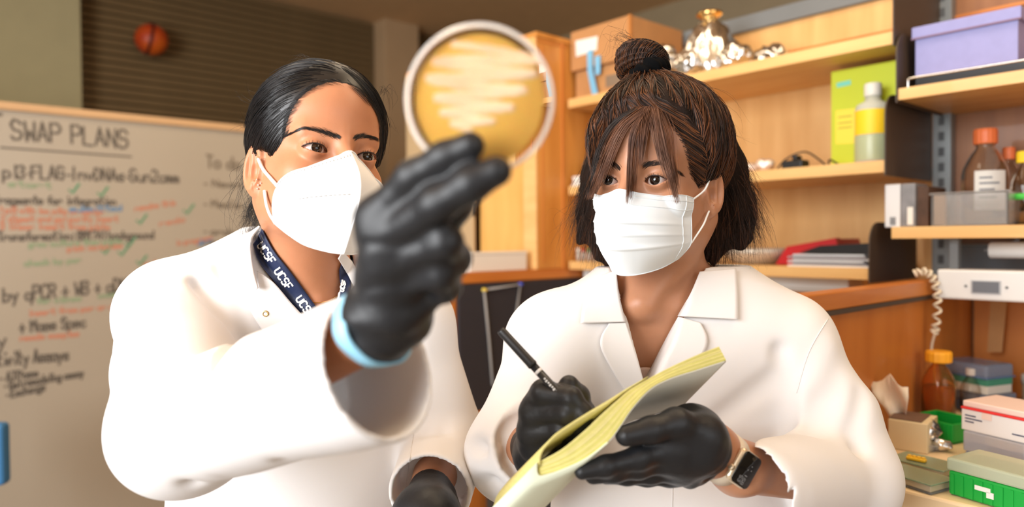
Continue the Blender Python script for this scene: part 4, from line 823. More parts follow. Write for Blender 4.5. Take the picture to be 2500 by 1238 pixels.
for s in (-1, 1):
    hp = at_z(A_TC, .78)+QC[:, 0]*.085*s; bm = None
    skin('trouser_leg', lambda p: chain(p, [hp, at_z(hp, .45)-QC[:, 1]*.01, at_z(hp, .075)], [.085, .062, .055], .03), at_z(hp, .05)-.11, at_z(hp, .86)+.11, .011, TROU, ROOT_A)
    skin('shoe', lambda p: np.maximum(smin(ell(p, at_z(hp, .03)-QC[:, 1]*.07, (.042, .12, .042), QC), ell(p, at_z(hp, .05), (.038, .05, .06), QC), .03), -p[:, 2]), at_z(hp, -.01)-.22*abs(QC[:, 1])-.06, at_z(hp, .13)+.2, .007, SHOE, ROOT_A)
# ---- woman B ------------------------------------------------------
NB0, NB1 = HB.w((0, .020, -.055)), px(1612, 745, .985)
def core_b(p):
    d = cap(p, NB0, NB1, .049, .056)
    d = smin(d, cap(p, HB.w((.050, .03, -.05)), px(1578, 742, .915), .012, .011), .03); d = smin(d, cap(p, HB.w((-.050, .03, -.05)), px(1560, 742, .917), .011, .011), .03)
    d = smin(d, cap(p, NB1-UP*.01, B_SR, .045, .036), .04); d = smin(d, cap(p, NB1-UP*.01, B_SL, .045, .036), .04)
    d = smin(d, ell(p, B_TC+UP*.03, (.130, .085, .19), Qyaw(-6)), .05)
    d = smin(d, cap(p, px(1440, 762, .94), px(1556, 752, .92), .007, .007), .02); d = smin(d, cap(p, px(1588, 752, .92), px(1760, 757, .94), .007, .007), .02)
    return smin(d, ell(p, at_z(B_TC, .86), (.14, .095, .16), Qyaw(-6)), .06)
def torso_b(p):
    d = core_b(p)
    d = smin(d, chain(p, [B_SR, B_EL, B_WR], [.040, .034, .024], .02), .03)
    d = smin(d, chain(p, [B_SL, B_EL2, W_C+W_AX*.03, W_C-W_AX*.02, B_WR2], [.040, .037, .0262, .0245, .024], .02), .03)
    return d
def body_b(p): return smin(HB.sdf(p), torso_b(p), .022)
WL = (px(1508, 690, .92), px(1562, 935, .92)); WR = (px(1702, 690, .92), px(1590, 935, .92))
FB = [([px(1905, 860, .9), px(1925, 960, .89), px(1905, 1100, .89)], .012, .010), ([px(2010, 850, .92), px(1960, 960, .89), px(1935, 1060, .88)], -.006, .014),
      ([px(2060, 930, .88), px(1990, 1060, .86), px(1945, 1120, .85)], .007, .012), ([px(1760, 1020, .9), px(1840, 960, .9), px(1880, 930, .9)], .006, .014),
      ([px(1160, 1090, .86), px(1200, 1095, .85), px(1235, 1105, .84)], .007, .010), ([px(1170, 1190, .86), px(1200, 1170, .85), px(1240, 1150, .84)], .006, .009),
      ([px(1990, 1230, .83), px(2010, 1160, .84), px(2080, 1110, .86)], .006, .011), ([px(1950, 1130, .82), px(2030, 1150, .83), px(2120, 1180, .86)], .006, .010),
      ([px(1240, 920, .92), px(1225, 1000, .91), px(1230, 1060, .9)], -.004, .014), ([px(1700, 1120, .93), px(1640, 1180, .92), px(1590, 1230, .92)], .006, .012),
      ([px(2110, 960, .89), px(2080, 1060, .87), px(2100, 1120, .87)], .005, .012)]
bd1 = (B_WR-B_EL)/np.linalg.norm(B_WR-B_EL); bd2 = (B_CU2-B_EL2)/np.linalg.norm(B_CU2-B_EL2)
bn = np.cross(px(1850, 1093, .79)-px(1905, 1240, .78), px(1890, 1150, .83)-px(1905, 1240, .78)); bn /= np.linalg.norm(bn); bn = bn if bn @ bd2 > 0 else -bn
def coat_b(p):
    D = (folds(p, FB)*1.35+waves(p, 9, 34)*.0022+(np.abs(waves(p, 10, 24))-.3)*.006).astype(f4)
    d = cap(p, B_SR+UP*.0, B_SL+UP*.0, .058, .058)
    d = smin(d, cap(p, px(1560, 705, .985), B_SR+UP*.012, .046, .050), .05); d = smin(d, cap(p, px(1690, 705, .99), B_SL+UP*.012, .046, .050), .05)
    d = smin(d, ell(p, B_TC, (.170, .115, .25), Qyaw(-6)), .06)
    d = smin(d, ell(p, at_z(B_TC, .84), (.19, .135, .32), Qyaw(-6)), .08)
    d = smin(d, cap(p, B_SR, B_EL, .058, .062), .025)
    d = smin(d, chain(p, [B_SL, B_SL*.4+B_EL2*.6+(px(2085, 1000, .93)-px(2070, 1000, .93)), B_EL2], [.060, .066, .070], .008), .02)+D
    c1 = (p-V3(B_CU1)) @ bd1.astype(f4); f1 = smax(cap(p, B_EL, B_CU1+bd1*.03, .058, .047)+D, c1, .003)
    d = smin(d, smax(f1, -np.maximum(cap(p, B_EL, B_CU1+bd1*.06, .049, .0415)+D, -(c1+.05)), .002), .02)
    c2 = (p-V3(B_CU2)) @ bn.astype(f4); f2 = smax(cap(p, B_EL2, B_CU2+bd2*.05, .061, .051)+D, c2, .003)
    d = smin(d, smax(f2, -np.maximum(cap(p, B_EL2, B_CU2+bd2*.08, .054, .0455)+D, -(c2+.08)), .002), .02)
    d = smax(d, -(core_b(p)-.0035), .003)
    d = np.maximum(d, -np.maximum(wedge(p, WL, WR, None), (p-V3(px(1605, 760, .975))) @ V3(_F)))
    d = np.maximum(d, (p[:, 2]-f4(px(1700, 652, .95)[2])))
    return np.maximum(d, .62-p[:, 2])
for _o in (OCA,): _m = _o.modifiers.new('ease', 'SMOOTH'); _m.factor = .5; _m.iterations = 5
ROOT_B = empty('person', at_z(B_TC, 0), 'woman in white lab coat with bangs and top bun, writing in a notebook', 'person')
OBB = skin('body', body_b, None, None, .0015, SKB, ROOT_B, HB.c)
HB.eyes(ROOT_B, (.04, .12), (28, 16, 12), 'b')
OCB = skin('lab_coat', coat_b, B_TC-np.array([.46, .46, .60]), B_TC+np.array([.46, .46, .36]), .0037, COAT, ROOT_B)
for s in (-1, 1):
    hp = at_z(B_TC, .78)+QC[:, 0]*.085*s
    skin('trouser_leg', lambda p: chain(p, [hp, at_z(hp, .45)-QC[:, 1]*.01, at_z(hp, .075)], [.085, .062, .055], .03), at_z(hp, .05)-.11, at_z(hp, .86)+.11, .011, TROU, ROOT_B)
    skin('shoe', lambda p: np.maximum(smin(ell(p, at_z(hp, .03)-QC[:, 1]*.07, (.042, .12, .042), QC), ell(p, at_z(hp, .05), (.038, .05, .06), QC), .03), -p[:, 2]), at_z(hp, -.01)-.22*abs(QC[:, 1])-.06, at_z(hp, .13)+.2, .007, SHOE, ROOT_B)

_m = OCB.modifiers.new('ease', 'SMOOTH'); _m.factor = .5; _m.iterations = 5
# ------------------------------------------------------------------ gloves
def fing(p, J, R, k=.006): return chain(p, J, R, k)
# raised hand of woman A: holds the dish between index / middle finger and the thumb behind it
gaW = px(962, 765, .508); gax = (px(938, 640, .485)-gaW); gax /= np.linalg.norm(gax)
GA = dict(i=[px(925, 535, .475), px(1008, 432, .452), px(1088, 385, .441), px(1148, 357, .4345)], m=[px(942, 590, .474), px(1068, 498, .440), px(1150, 450, .430), px(1212, 419, .4265)],
          r=[px(950, 640, .480), px(1085, 592, .452), px(1112, 632, .474), px(1060, 655, .490)], l=[px(962, 690, .490), px(1076, 665, .466), px(1090, 705, .482), px(1045, 722, .494)],
          t=[px(985, 735, .52), px(1050, 600, .515), px(1110, 500, .490), px(1165, 425, .4685)])
def glove_a(p):
    d = fing(p, GA['i'], [.0135, .0108, .0098, .0088]); d = smin(d, fing(p, GA['m'], [.0140, .0112, .0104, .0092]), .007)
    d = smin(d, fing(p, GA['r'], [.0135, .0110, .0100, .0088]), .006); d = smin(d, fing(p, GA['l'], [.0130, .0100, .0092, .0082]), .006)
    d = smin(d, fing(p, GA['t'], [.0170, .0135, .0118, .0098]), .008)
    pal = None
    for q, r0 in (('i', .0145), ('m', .0150), ('r', .0145), ('l', .0145)):
        e = cap(p, gaW+gax*.012, GA[q][0], .023, r0); pal = e if pal is None else smin(pal, e, .012)
    pal = smin(pal, cap(p, gaW, GA['t'][0], .024, .018), .012)
    d = smin(d, pal, .010)
    d = smin(d, cap(p, gaW, A_WR-cdir*.012, .0245, .0290), .012)
    a = (p-V3(gaW)) @ gax.astype(f4)
    d = d+.0012*np.sin(a*260+6*waves(p, 5, 60))*np.exp(-((a-.005)/.03)**2)+waves(p, 8, 110)*.0005
    for c_, n_ in ((px(905, 600, .463), (.3, .2, 1)), (px(930, 690, .462), (.2, .3, 1))): d = d+.0016*np.exp(-((p-V3(c_)) @ V3(n_)/.004)**2)*np.exp(-(length(p-V3(c_))/.035)**2)
    cut = (p-V3(A_WR-cdir*.016)) @ (-cdir).astype(f4)
    return smax(np.maximum(d, cut), -cap(p, A_WR-cdir*.06, A_WR-cdir*.030, .0262, .0255), .001)
GLA = skin('glove', glove_a, np.minimum(gaW, GA['m'][3])-.10, np.maximum(gaW, GA['m'][3])+.12, .0016, NIT, ROOT_A); GLA['label'] = 'black nitrile glove on the raised hand'
# turned blue edge of the glove at the wrist
def ring(name, c, ax, r0, r1, w0, w1, m, parent, n=56, seed=1):
    ax = Vector(ax).normalized(); u = ax.orthogonal().normalized(); v = ax.cross(u); rr = np.random.default_rng(seed); ph = rr.uniform(0, 6, 4); bm = bmesh.new(); L = []
    for i in range(n):
        a = 2*math.pi*i/n; k = 1+.02*math.sin(3*a+ph[0])+.012*math.sin(7*a+ph[1]); dz = .003*math.sin(2*a+ph[2])
        dr = math.cos(a)*u+math.sin(a)*v; c0 = Vector(c)
        L.append([bm.verts.new(c0+dr*r0*k+ax*(w0+dz)), bm.verts.new(c0+dr*(r0+.0018)*k+ax*(w0+dz)), bm.verts.new(c0+dr*(r1+.0018)*k+ax*(w1+dz*.3)), bm.verts.new(c0+dr*r1*k+ax*(w1+dz*.3))])
    for i in range(n):
        A, B = L[i], L[(i+1) % n]
        for j in range(4): bm.faces.new((A[j], A[(j+1) % 4], B[(j+1) % 4], B[j]))
    bmesh.ops.recalc_face_normals(bm, faces=bm.faces[:]); return mk(name, bm, m, parent, True)
ring('cuff_edge', A_WR-cdir*.016, cdir,   .0292, .0298, -.008, .006, NITB, GLA)['label'] = 'pale blue turned edge of the black glove'
# woman A's lowered hand, only its top shows
h0 = A_WR2+cdir2*.005; h1 = px(1040, 1262, .80)
def glove_a2(p):
    d = cap(p, h0-cdir2*.02, h1, .026, .034); d = smin(d, ell(p, h1+UP*.0, (.036, .034, .030), QC), .02)
    sd = np.cross(cdir2, UP); sd /= np.linalg.norm(sd)
    for k in range(4): d = smin(d, fing(p, [h1+sd*(.024-.016*k)-UP*.012, h1+cdir2*.035+sd*(.026-.017*k)-UP*.03, h1+cdir2*.030+sd*(.024-.016*k)-UP*.065], [.011, .0095, .0085]), .006)
    d = smin(d, fing(p, [h0+sd*-.02, h1+sd*-.038-UP*.02, h1+sd*-.036+cdir2*.02-UP*.05], [.013, .012, .010]), .008)
    return np.maximum(d+waves(p, 4, 120)*.0006, (p-V3(h0-cdir2*.015)) @ (-cdir2).astype(f4))
o = skin('glove', glove_a2, h1-.13, h1+.15, .0018, NIT, ROOT_A)
# woman B's writing hand (a loose fist around the pen)
gbW = px(1318, 1108, .79)
GB = dict(i=[px(1328, 962, .735), px(1392, 972, .716), px(1424, 1010, .712), px(1412, 1040, .716)], m=[px(1303, 1008, .745), px(1386, 1008, .716), px(1416, 1034, .720), px(1398, 1062, .728)],
          r=[px(1297, 1055, .752), px(1372, 1048, .724), px(1400, 1072, .730), px(1380, 1090, .738)], l=[px(1303, 1095, .760), px(1360, 1088, .734), px(1382, 1105, .740), px(1365, 1115, .748)],
          t=[px(1380, 1060, .785), px(1424, 1012, .770), px(1412, 968, .752), px(1389, 940, .738)])
def glove_b(p):
    d = fing(p, GB['i'], [.0130, .0112, .0098, .0090], .005)
    for q, R in (('m', [.0135, .0112, .0098, .009]), ('r', [.0130, .0106, .0095, .0088]), ('l', [.0120, .0098, .009, .008])): d = smin(d, fing(p, GB[q], R, .005), .0035)
    d = smin(d, fing(p, GB['t'], [.018, .0135, .0115, .0104], .006), .005)
    pal = None
    for q, r0 in (('i', .0135), ('m', .0138), ('r', .0135), ('l', .0130)):
        e = cap(p, gbW, GB[q][0], .024, r0); pal = e if pal is None else smin(pal, e, .008)
    pal = smin(pal, ell(p, px(1345, 1045, .765), (.030, .026, .036), QC), .012); pal = smin(pal, cap(p, gbW, GB['t'][0], .024, .017), .012)
    d = smin(d, pal, .006); d = smin(d, cap(p, gbW, B_CU1, .026, .029), .012)
    d = smin(d, ell(p, px(1330, 1030, .748), (.022, .014, .040), QC), .014)
    d = d+waves(p, 14, 130)*.0006
    return np.maximum(d, (p-V3(B_CU1+bd1*.0)) @ (-bd1).astype(f4))
GLB = skin('glove', glove_b, px(1345, 1040, .75)-.11, px(1345, 1040, .75)+.11, .0015, NIT, ROOT_B)
# woman B's supporting hand: thumb above, fingers below the notebook
gcW = W_C-W_AX*.052; gcE = W_C-W_AX*.0115; GC = dict(t=[px(1720, 1062, .722), px(1652, 1034, .706), px(1590, 1050, .694), px(1528, 1064, .686)],
          i=[px(1640, 1092, .716), px(1560, 1118, .700), px(1480, 1138, .690), px(1422, 1152, .685)], m=[px(1650, 1118, .724), px(1560, 1140, .710), px(1500, 1152, .700), px(1448, 1162, .697)],
          r=[px(1665, 1140, .738), px(1590, 1156, .728), px(1530, 1162, .722), px(1480, 1163, .720)], l=[px(1690, 1150, .752), px(1630, 1164, .748), px(1580, 1166, .746), px(1540, 1166, .745)])
def glove_c(p):
    d = fing(p, GC['t'], [.0190, .0150, .0125, .0105])
    for q, R in (('i', [.0150, .0115, .0096, .0078]), ('m', [.0145, .0112, .0095, .008]), ('r', [.0140, .0105, .009, .008]), ('l', [.0130, .0098, .0088, .0078])): d = smin(d, fing(p, GC[q], R), .005)
    pal = None
    for q, r0 in (('t', .0200), ('i', .0185), ('m', .0180), ('r', .0175), ('l', .0160)):
        e = cap(p, gcW, GC[q][0], .0250, r0); pal = e if pal is None else smin(pal, e, .014)
    pal = smin(pal, ell(p, px(1700, 1100, .725), (.034, .022, .026), QC), .015)
    d = smin(d, pal, .010); d = smin(d, cap(p, gcW, gcE, .0268, .0275), .01); d = smin(d, ell(p, px(1640, 1078, .722), (.026, .016, .016), QC), .012)
    a = (p-V3(gcE)) @ W_AX.astype(f4)
    d = d+.0009*np.sin(a*420+5*waves(p, 6, 70))*np.exp(-((a+.012)/.018)**2)+waves(p, 15, 120)*.0006
    return np.maximum(d, a.astype(f4)-.002)
GLC = skin('glove', glove_c, px(1640, 1100, .72)-.14, px(1640, 1100, .72)+.14, .0016, NIT, ROOT_B)
# ------------------------------------------------------------------ wrist watch
wa, tan, nrm, axc, rW = W_AX, W_UP, W_N, W_C, W_R; STR = mat('strap_ivory', (226, 212, 190), .5)
t = empty('wrist_watch', axc+nrm*rW, 'ivory strapped square smart watch with a black screen on her wrist', 'watch')
bm = bmesh.new(); L = []
for i in range(64):
    a = 2*math.pi*i/64; dr = math.cos(a)*nrm+math.sin(a)*tan; h = .0105
    L.append([bm.verts.new(axc+dr*r_-0+wa*w_) for r_, w_ in ((rW, -h), (rW+.0022, -h*.93), (rW+.0022, h*.93), (rW, h))])
for i in range(64):
    A, B = L[i], L[(i+1) % 64]
    for j in range(4): bm.faces.new((A[j], A[(j+1) % 4], B[(j+1) % 4], B[j]))
bmesh.ops.recalc_face_normals(bm, faces=bm.faces[:]); mk('strap', bm, STR, t, True)
def rrect(hx, hy, r, n=8):
    return [(sx*(hx-r)+r*math.cos(a0+a), sy*(hy-r)+r*math.sin(a0+a)) for sx, sy, a0 in ((1, 1, 0), (-1, 1, math.pi/2), (-1, -1, math.pi), (1, -1, 1.5*math.pi)) for a in np.linspace(0, math.pi/2, n)]
def slab(name, hx, hy, r, z0, z1, m, inset=.0015, parent=t):
    bm = bmesh.new(); R = []
    for k, z in ((1-inset/hx*1.2, z0), (1, z0+inset), (1, z1-inset), (1-inset/hx*1.2, z1)): R.append([bm.verts.new(axc+nrm*(rW+z)+wa*x*k+tan*y*k) for x, y in rrect(hx, hy, r)])
    for a, b in zip(R, R[1:]):
        for i in range(len(a)): bm.faces.new((a[i], a[(i+1) % len(a)], b[(i+1) % len(b)], b[i]))
    bm.faces.new(R[0][::-1]); bm.faces.new(R[-1]); bmesh.ops.recalc_face_normals(bm, faces=bm.faces[:]); return mk(name, bm, m, parent, True)
slab('case', .0158, .0188, .006, .0, .0088, mat('case_champagne', (226, 206, 176), .28, metal=.6), .003)
scr = slab('screen', .0146, .0176, .0052, .0089, .0104, mat('screen_black', (8, 8, 9), .08), .0007)
DIG = mat('digits', (150, 150, 150), .5)
def wtext(s, x, y, h, m=DIG):
    S, Lx = strokes(s); k = h/6
    for st in S:
        bm = ribbon(bmesh.new(), [axc+nrm*(rW+.0106)+tan*-(x+p[0]*k)*1+wa*(y+p[1]*k) for p in st], h*.14, nrm)
        mk('digit_stroke', bm, m, scr)
wtext('1:58', .004, .000, .0042); wtext('53', .0075, -.0058, .0042)
for x, y in ((-.006, .004), (-.002, .006), (-.001, .001)): mk('screen_dot', lathe(bmesh.new(), [(0, 0), (.0006, 0), (0, .0001)], axc+nrm*(rW+.0105)+tan*-x+wa*y, 10, nrm), DIG, scr)
mk('crown', lathe(bmesh.new(), [(0, 0), (.0034, 0), (.0034, .0022), (.0028, .003), (0, .003)], axc+nrm*(rW+.005)-wa*.0155+tan*-.006, 20, -wa), mat('case_champagne', (226, 206, 176)), t, True)
# ------------------------------------------------------------------ pen
p0 = px(1222, 806, .742); p1 = px(1345, 940, .722); pd = (p1-p0)/np.linalg.norm(p1-p0); pe = p0+pd*.135
t = empty('pen', pe, 'black fineliner pen in the gloved writing hand', 'pen'); PBL = mat('pen_black', (34, 34, 36), .42)
mk('cap', lathe(bmesh.new(), [(0, .0008), (.0036, .0008), (.0042, 0), (.0047, .002), (.0049, .004), (.0051, .046), (.0053, .048), (.0050, .050), (.0040, .050), (0, .0495)], p0, 28, pd), PBL, t, True)
mk('barrel', lathe(bmesh.new(), [(0, .0495), (.0042, .0495), (.0044, .112), (.0030, .124), (.0010, .128), (0, .135)], p0, 28, pd), mat('barrel_black', (26, 26, 28), .35), t, True)
mk('white_band', lathe(bmesh.new(), [(.00425, .0565), (.0044, .0566), (.0044, .0595), (.00425, .0596)], p0, 28, pd), mat('print_white', (220, 220, 220), .5), t, True)
pu = Vector(pd).cross(Vector(_F)).normalized()
for k in range(7):
    q = Vector(p0)+Vector(pd)*(.066+.0028*k)-Vector(_F)*.0040-pu*.0012*0; bm = plate(bmesh.new(), [q+pu*.0010, q-pu*.0008*(1+(k % 2)), q-pu*.0008*(1+(k % 2))+Vector(pd)*.0017, q+pu*.0010+Vector(pd)*.0017], Vector(_F)*-.0006); mk('print_mark', bm, mat('print_white', (220, 220, 220)), t)
# ------------------------------------------------------------------ notebook
NC = empty('notebook', px(1420, 1150, .74), 'open notebook with yellow-green page edges curling in her gloved hands', 'notebook')
C4 = lambda L: [(1150+x/2.5375, 750+y/2.5375, f) for x, y, f in L]
def crv(L, n=60): return smooth_path([px(*q) for q in C4(L)], n)
Ttop = crv([(424, 955, .676), (560, 880, .676), (700, 765, .680), (800, 670, .684), (900, 580, .690), (1000, 500, .700), (1200, 388, .715), (1400, 295, .728), (1535, 243, .738)])
Bbot = crv([(430, 1042, .672), (600, 990, .674), (730, 925, .676), (850, 830, .680), (930, 725, .684), (1000, 622, .690), (1110, 505, .702), (1230, 440, .712), (1400, 385, .724), (1580, 328, .736)])
def pix(P): d = np.asarray(P, float)-CAM; k = d @ _F; return np.stack([1250+FPX*(d @ _R)/k, 619-FPX*(d @ _U)/k, k], -1)
def ext(C, k=1.0, far=.05):       # how far the sheets reach back and down behind their front edge
    q = pix(C); out = []
    for i, (x, y, f) in enumerate(q):
        u = i/(len(q)-1); l = (1-u)**1.5; out.append(px(x-(62+42*u)*k-60*l*k, y+(60+46*u)*k+62*l*k, f+far)-C[i])
    return np.array(out)
n = len(Ttop); E = ext(Bbot)
lay_n = 9; bm = bmesh.new()
GRID = np.array([[Ttop[i]*(1-j/lay_n)+Bbot[i]*j/lay_n for j in range(lay_n+1)] for i in range(n)])
pgs = [mat('page_yellow', (228, 218, 140), .7, var=.1, scale=90, stretch=(1, 1, 4)), mat('page_lime', (220, 214, 122), .7, var=.12, scale=90), mat('page_cream', (232, 222, 152), .7, var=.08, scale=90)]
for j in range(lay_n):                                   # nine sections of pages, each proud of or behind the next
    bm = bmesh.new(); s = (.0003, -.0002, .0002, -.0003, .0003)[j % 5]; R = []
    for i in range(n):
        off = -_F*s; a = GRID[i, j]*.985+GRID[i, j+1]*.015+off; b = GRID[i, j]*.02+GRID[i, j+1]*.98+off; R.append([bm.verts.new(q) for q in (a, b, b+E[i], a+E[i])])
    for i in range(n-1):
        for k in range(4): bm.faces.new((R[i][k], R[i][(k+1) % 4], R[i+1][(k+1) % 4], R[i+1][k]))
    bm.faces.new(R[0]); bm.faces.new(R[-1][::-1]); bmesh.ops.recalc_face_normals(bm, faces=bm.faces[:]); mk('page_section', bm, pgs[(0, 1, 0, 2, 1, 0, 1, 0, 1)[j]], NC, False)
bm = bmesh.new(); R = []                                 # back cover under the pages
for i in range(n):
    a = Bbot[i]+UP*-.0003; e = E[i]*1.02; w2 = np.array([0, 0, -.0016]); R.append([bm.verts.new(q) for q in (a, a+w2, a+w2+e, a+e)])
for i in range(n-1):
    for k in range(4): bm.faces.new((R[i][k], R[i][(k+1) % 4], R[i+1][(k+1) % 4], R[i+1][k]))
bm.faces.new(R[0]); bm.faces.new(R[-1][::-1]); bmesh.ops.recalc_face_normals(bm, faces=bm.faces[:]); mk('back_cover', bm, mat('cover_grey', (206, 204, 190), .75, var=.05, scale=20), NC, True)
Ttop2 = crv([(414, 960, .674), (424, 905, .674), (455, 855, .675), (520, 785, .676), (620, 715, .680), (740, 640, .686), (850, 575, .690), (960, 505, .698), (1100, 425, .707)]); n2 = len(Ttop2); E2 = ext(Ttop2, .9)
bm = bmesh.new(); R = []                                 # front leaves arching away from the block, a dark gap below them
for i in range(n2):
    a = Ttop2[i]-_F*.0006; u = i/(n2-1); th = _U*-.0034*(1 if u < .75 else (1-u)/.25+.1)+np.array(_R)*.0030*max(0, 1-u*4); e = E2[i]; R.append([bm.verts.new(q) for q in (a, a+th, a+th+e, a+e)])
for i in range(n2-1):
    for k in range(4): bm.faces.new((R[i][k], R[i][(k+1) % 4], R[i+1][(k+1) % 4], R[i+1][k]))
bm.faces.new(R[0]); bm.faces.new(R[-1][::-1]); bmesh.ops.recalc_face_normals(bm, faces=bm.faces[:]); mk('front_leaves', bm, pgs[0], NC, True)
Fl = crv([(408, 962, .673), (430, 1043, .671), (600, 990, .6735), (730, 925, .676), (850, 832, .680)], 30)     # loose cover hanging to the lower left
Fe = ext(Fl, 1.75, .06)
P = np.stack([Fl+Fe*k-_F*.0012 for k in np.linspace(0, 1, 8)], 1); sheet('front_cover', P, mat('cover_pale', (226, 232, 208), .75, var=.05, scale=25), NC, .0016)
# ------------------------------------------------------------------ petri dish
dc = px(1172, 246, .452); dn = CAM-dc; dn /= np.linalg.norm(dn); dn = dn*.985-np.array(_R)*.10+UP*.06; dn /= np.linalg.norm(dn)
D = empty('petri_dish', dc, 'round petri dish with pale pink streaks on amber agar, held up in a black glove', 'petri dish')
PD = mat('dish_clear', (250, 250, 248), .05, trans=1.0, ior=1.03)
mk('lid', lathe(bmesh.new(), [(0, .0062), (.0440, .0062), (.0440, .0052), (0, .0052)], dc, 96, dn), PD, D, True)
mk('lid_rim', lathe(bmesh.new(), [(.0441, .0061), (.0460, .0062), (.0468, .0056), (.0471, -.0060), (.0464, -.0060), (.0461, .0048), (.0455, .0052), (.0441, .0053), (.0441, .0061)], dc, 96, dn), mat('dish_rim', (244, 242, 238), .25, trans=.62, ior=1.04), D, True)
mk('base', lathe(bmesh.new(), [(0, -.0075), (.0448, -.0075), (.0456, -.0066), (.0456, .0040), (.0446, .0040), (.0446, -.0060), (0, -.0060)], dc, 96, dn), PD, D, True)
du = np.cross(UP, dn); du /= np.linalg.norm(du); du = du if du @ _R > 0 else -du; dv = np.cross(dn, du); dv = dv if dv[2] > 0 else -dv
ac = dc-du*.0006; AG = mat('agar_amber', (232, 182, 92), .35, trans=.16, ior=1.05, var=.10, scale=18, sss=.3)
mk('agar', lathe(bmesh.new(), [(0, -.0058), (.0410, -.0058), (.0414, -.0052), (.0414, -.0012), (.0408, -.0008), (0, -.0008)], ac, 96, dn), AG, D, True)
def dp(x, y): k = .452/FPX; return dc+du*(x-1172)*k-dv*(y-246)*k+dn*-.0002
ST = [(1105, 108), (1220, 128), (1320, 152), (1245, 152), (1150, 146), (1060, 150), (1160, 166), (1280, 182), (1300, 186), (1180, 190), (1045, 190), (1160, 212), (1285, 222), (1180, 232), (1062, 236), (1150, 252), (1252, 264), (1170, 268), (1076, 272), (1140, 286), (1205, 296), (1150, 300), (1100, 300), (1130, 312), (1150, 318)]
SW = [9, 12, 9, 11, 13, 9, 14, 13, 9, 14, 11, 14, 9, 13, 10, 13, 9, 12, 9, 10, 8, 9, 7, 8, 6]
pts = smooth_path([dp(*q) for q in ST], 260); wid = np.interp(np.linspace(0, len(ST)-1, 260), range(len(ST)), SW)*.452/FPX
bm = bmesh.new(); L = []
for i, q in enumerate(pts):
    tt = pts[min(i+1, 259)]-pts[max(i-1, 0)]; sd = np.cross(tt, dn); sd /= max(np.linalg.norm(sd), 1e-9); w_ = wid[i]*1.05*(1+.12*math.sin(i*1.7))
    L.append([bm.verts.new(q+sd*w_*c+dn*h) for c, h in ((-1, -.0009), (-.6, .0003), (0, .0006), (.6, .0003), (1, -.0009))])
for a, b in zip(L, L[1:]):
    for k in range(4): bm.faces.new((a[k], a[k+1], b[k+1], b[k]))
bmesh.ops.recalc_face_normals(bm, faces=bm.faces[:]); mk('bacteria_streak', bm, mat('streak_pink', (252, 212, 172), .5, sss=.3, col2=(246, 184, 144), scale=22), D, True)
# ------------------------------------------------------------------ masks
MASK = mat('mask_white', (240, 240, 240), .8, sss=.1, sssr=(1, 1, 1), bump=.04, bscale=1500); MASKS = mat('mask_surgical', (228, 234, 238), .8, sss=.1, sssr=(1, 1, 1), bump=.04, bscale=1500); ELAS = mat('elastic_white', (238, 236, 232), .7)
def rows_sheet(H, rows, nu, nv):
    G = np.array([smooth_path(r, nu) for r in rows]); G = np.stack([smooth_path(G[:, i], nv) for i in range(nu)], 0); return G
def half(s):
    f = lambda L: [(s*x, y, z) for x, y, z in L]
    return [f([(0, -.106, -.003), (.018, -.099, -.012), (.038, -.085, -.022), (.053, -.068, -.030), (.061, -.050, -.040)]),
            f([(0, -.134, -.034), (.022, -.118, -.036), (.045, -.096, -.040), (.058, -.070, -.046), (.0645, -.047, -.051)]),
            f([(0, -.137, -.062), (.022, -.121, -.064), (.045, -.097, -.066), (.057, -.070, -.067), (.0650, -.045, -.065)]),
            f([(0, -.118, -.094), (.022, -.107, -.094), (.042, -.088, -.091), (.053, -.066, -.084), (.063, -.045, -.078)]),
            f([(0, -.100, -.119), (.016, -.092, -.117), (.036, -.076, -.110), (.050, -.060, -.098), (.060, -.045, -.086)])]
def clear(H, G, off):
    P = G.reshape(-1, 3).copy()
    for _ in range(5):
        d = H.loc(P.astype(f4)); k = d < off
        if not k.any(): break
        P[k] += grad(H.loc, P[k])*(off-d[k])[:, None]
    return P.reshape(G.shape)
GM = [clear(HA, rows_sheet(HA, half(s), 26, 30), .0022) for s in (-1, 1)]
V = []; Fc = []
for gi, G in enumerate(GM):
    b = len(V); V += list(HA.w(G.reshape(-1, 3))); Fc += [tuple(b+v for v in (f if gi else f[::-1])) for f in grid_faces(26, 30)]
mkA = pyd('face_mask', V, Fc, MASK, ROOT_A, True); mkA['label'] = 'white folded respirator mask with a sharp centre ridge'
mkA.modifiers.new('thickness', 'SOLIDIFY').thickness = .0012
for s, G in zip((-1, 1), GM):
    for edge, nm in ((G[:, 0], 'top_seam'), (G[:, -1], 'bottom_seam'), (G[-1], 'side_seam')): mk(nm, Tube([tuple(v) for v in HA.w(edge+np.array([0, -.0006, 0]))], .0009, 6), MASK, mkA, True)
mk('centre_fold', Tube([tuple(v) for v in HA.w(GM[0][0]+np.array([0, -.0003, 0]))], .0011, 6), MASK, mkA, True)
for k in range(26):
    q = GM[0][4+k*18//26, 15] if False else GM[0][3, 14]*(1-k/26)+GM[0][16, 14]*(k/26)
for i in range(3, 15):
    q0 = GM[0][i, 13]; q1 = GM[0][i, 13]*.45+GM[0][i+1, 13]*.55; mk('stitch', Tube([tuple(v) for v in HA.w(np.array([q0, q1])+np.array([-.0004, -.0010, 0]))], .0005, 5), mat('stitch_grey', (150, 150, 150), .8), mkA)
for i in range(1, 25):
    q = GM[0][i, 1]; q2 = GM[0][i, 2]; mk('stitch', Tube([tuple(v) for v in HA.w(np.array([q*.7+q2*.3, q2])+np.array([-.0004, -.0009, 0]))], .0004, 5), mat('stitch_grey', (150, 150, 150)), mkA)
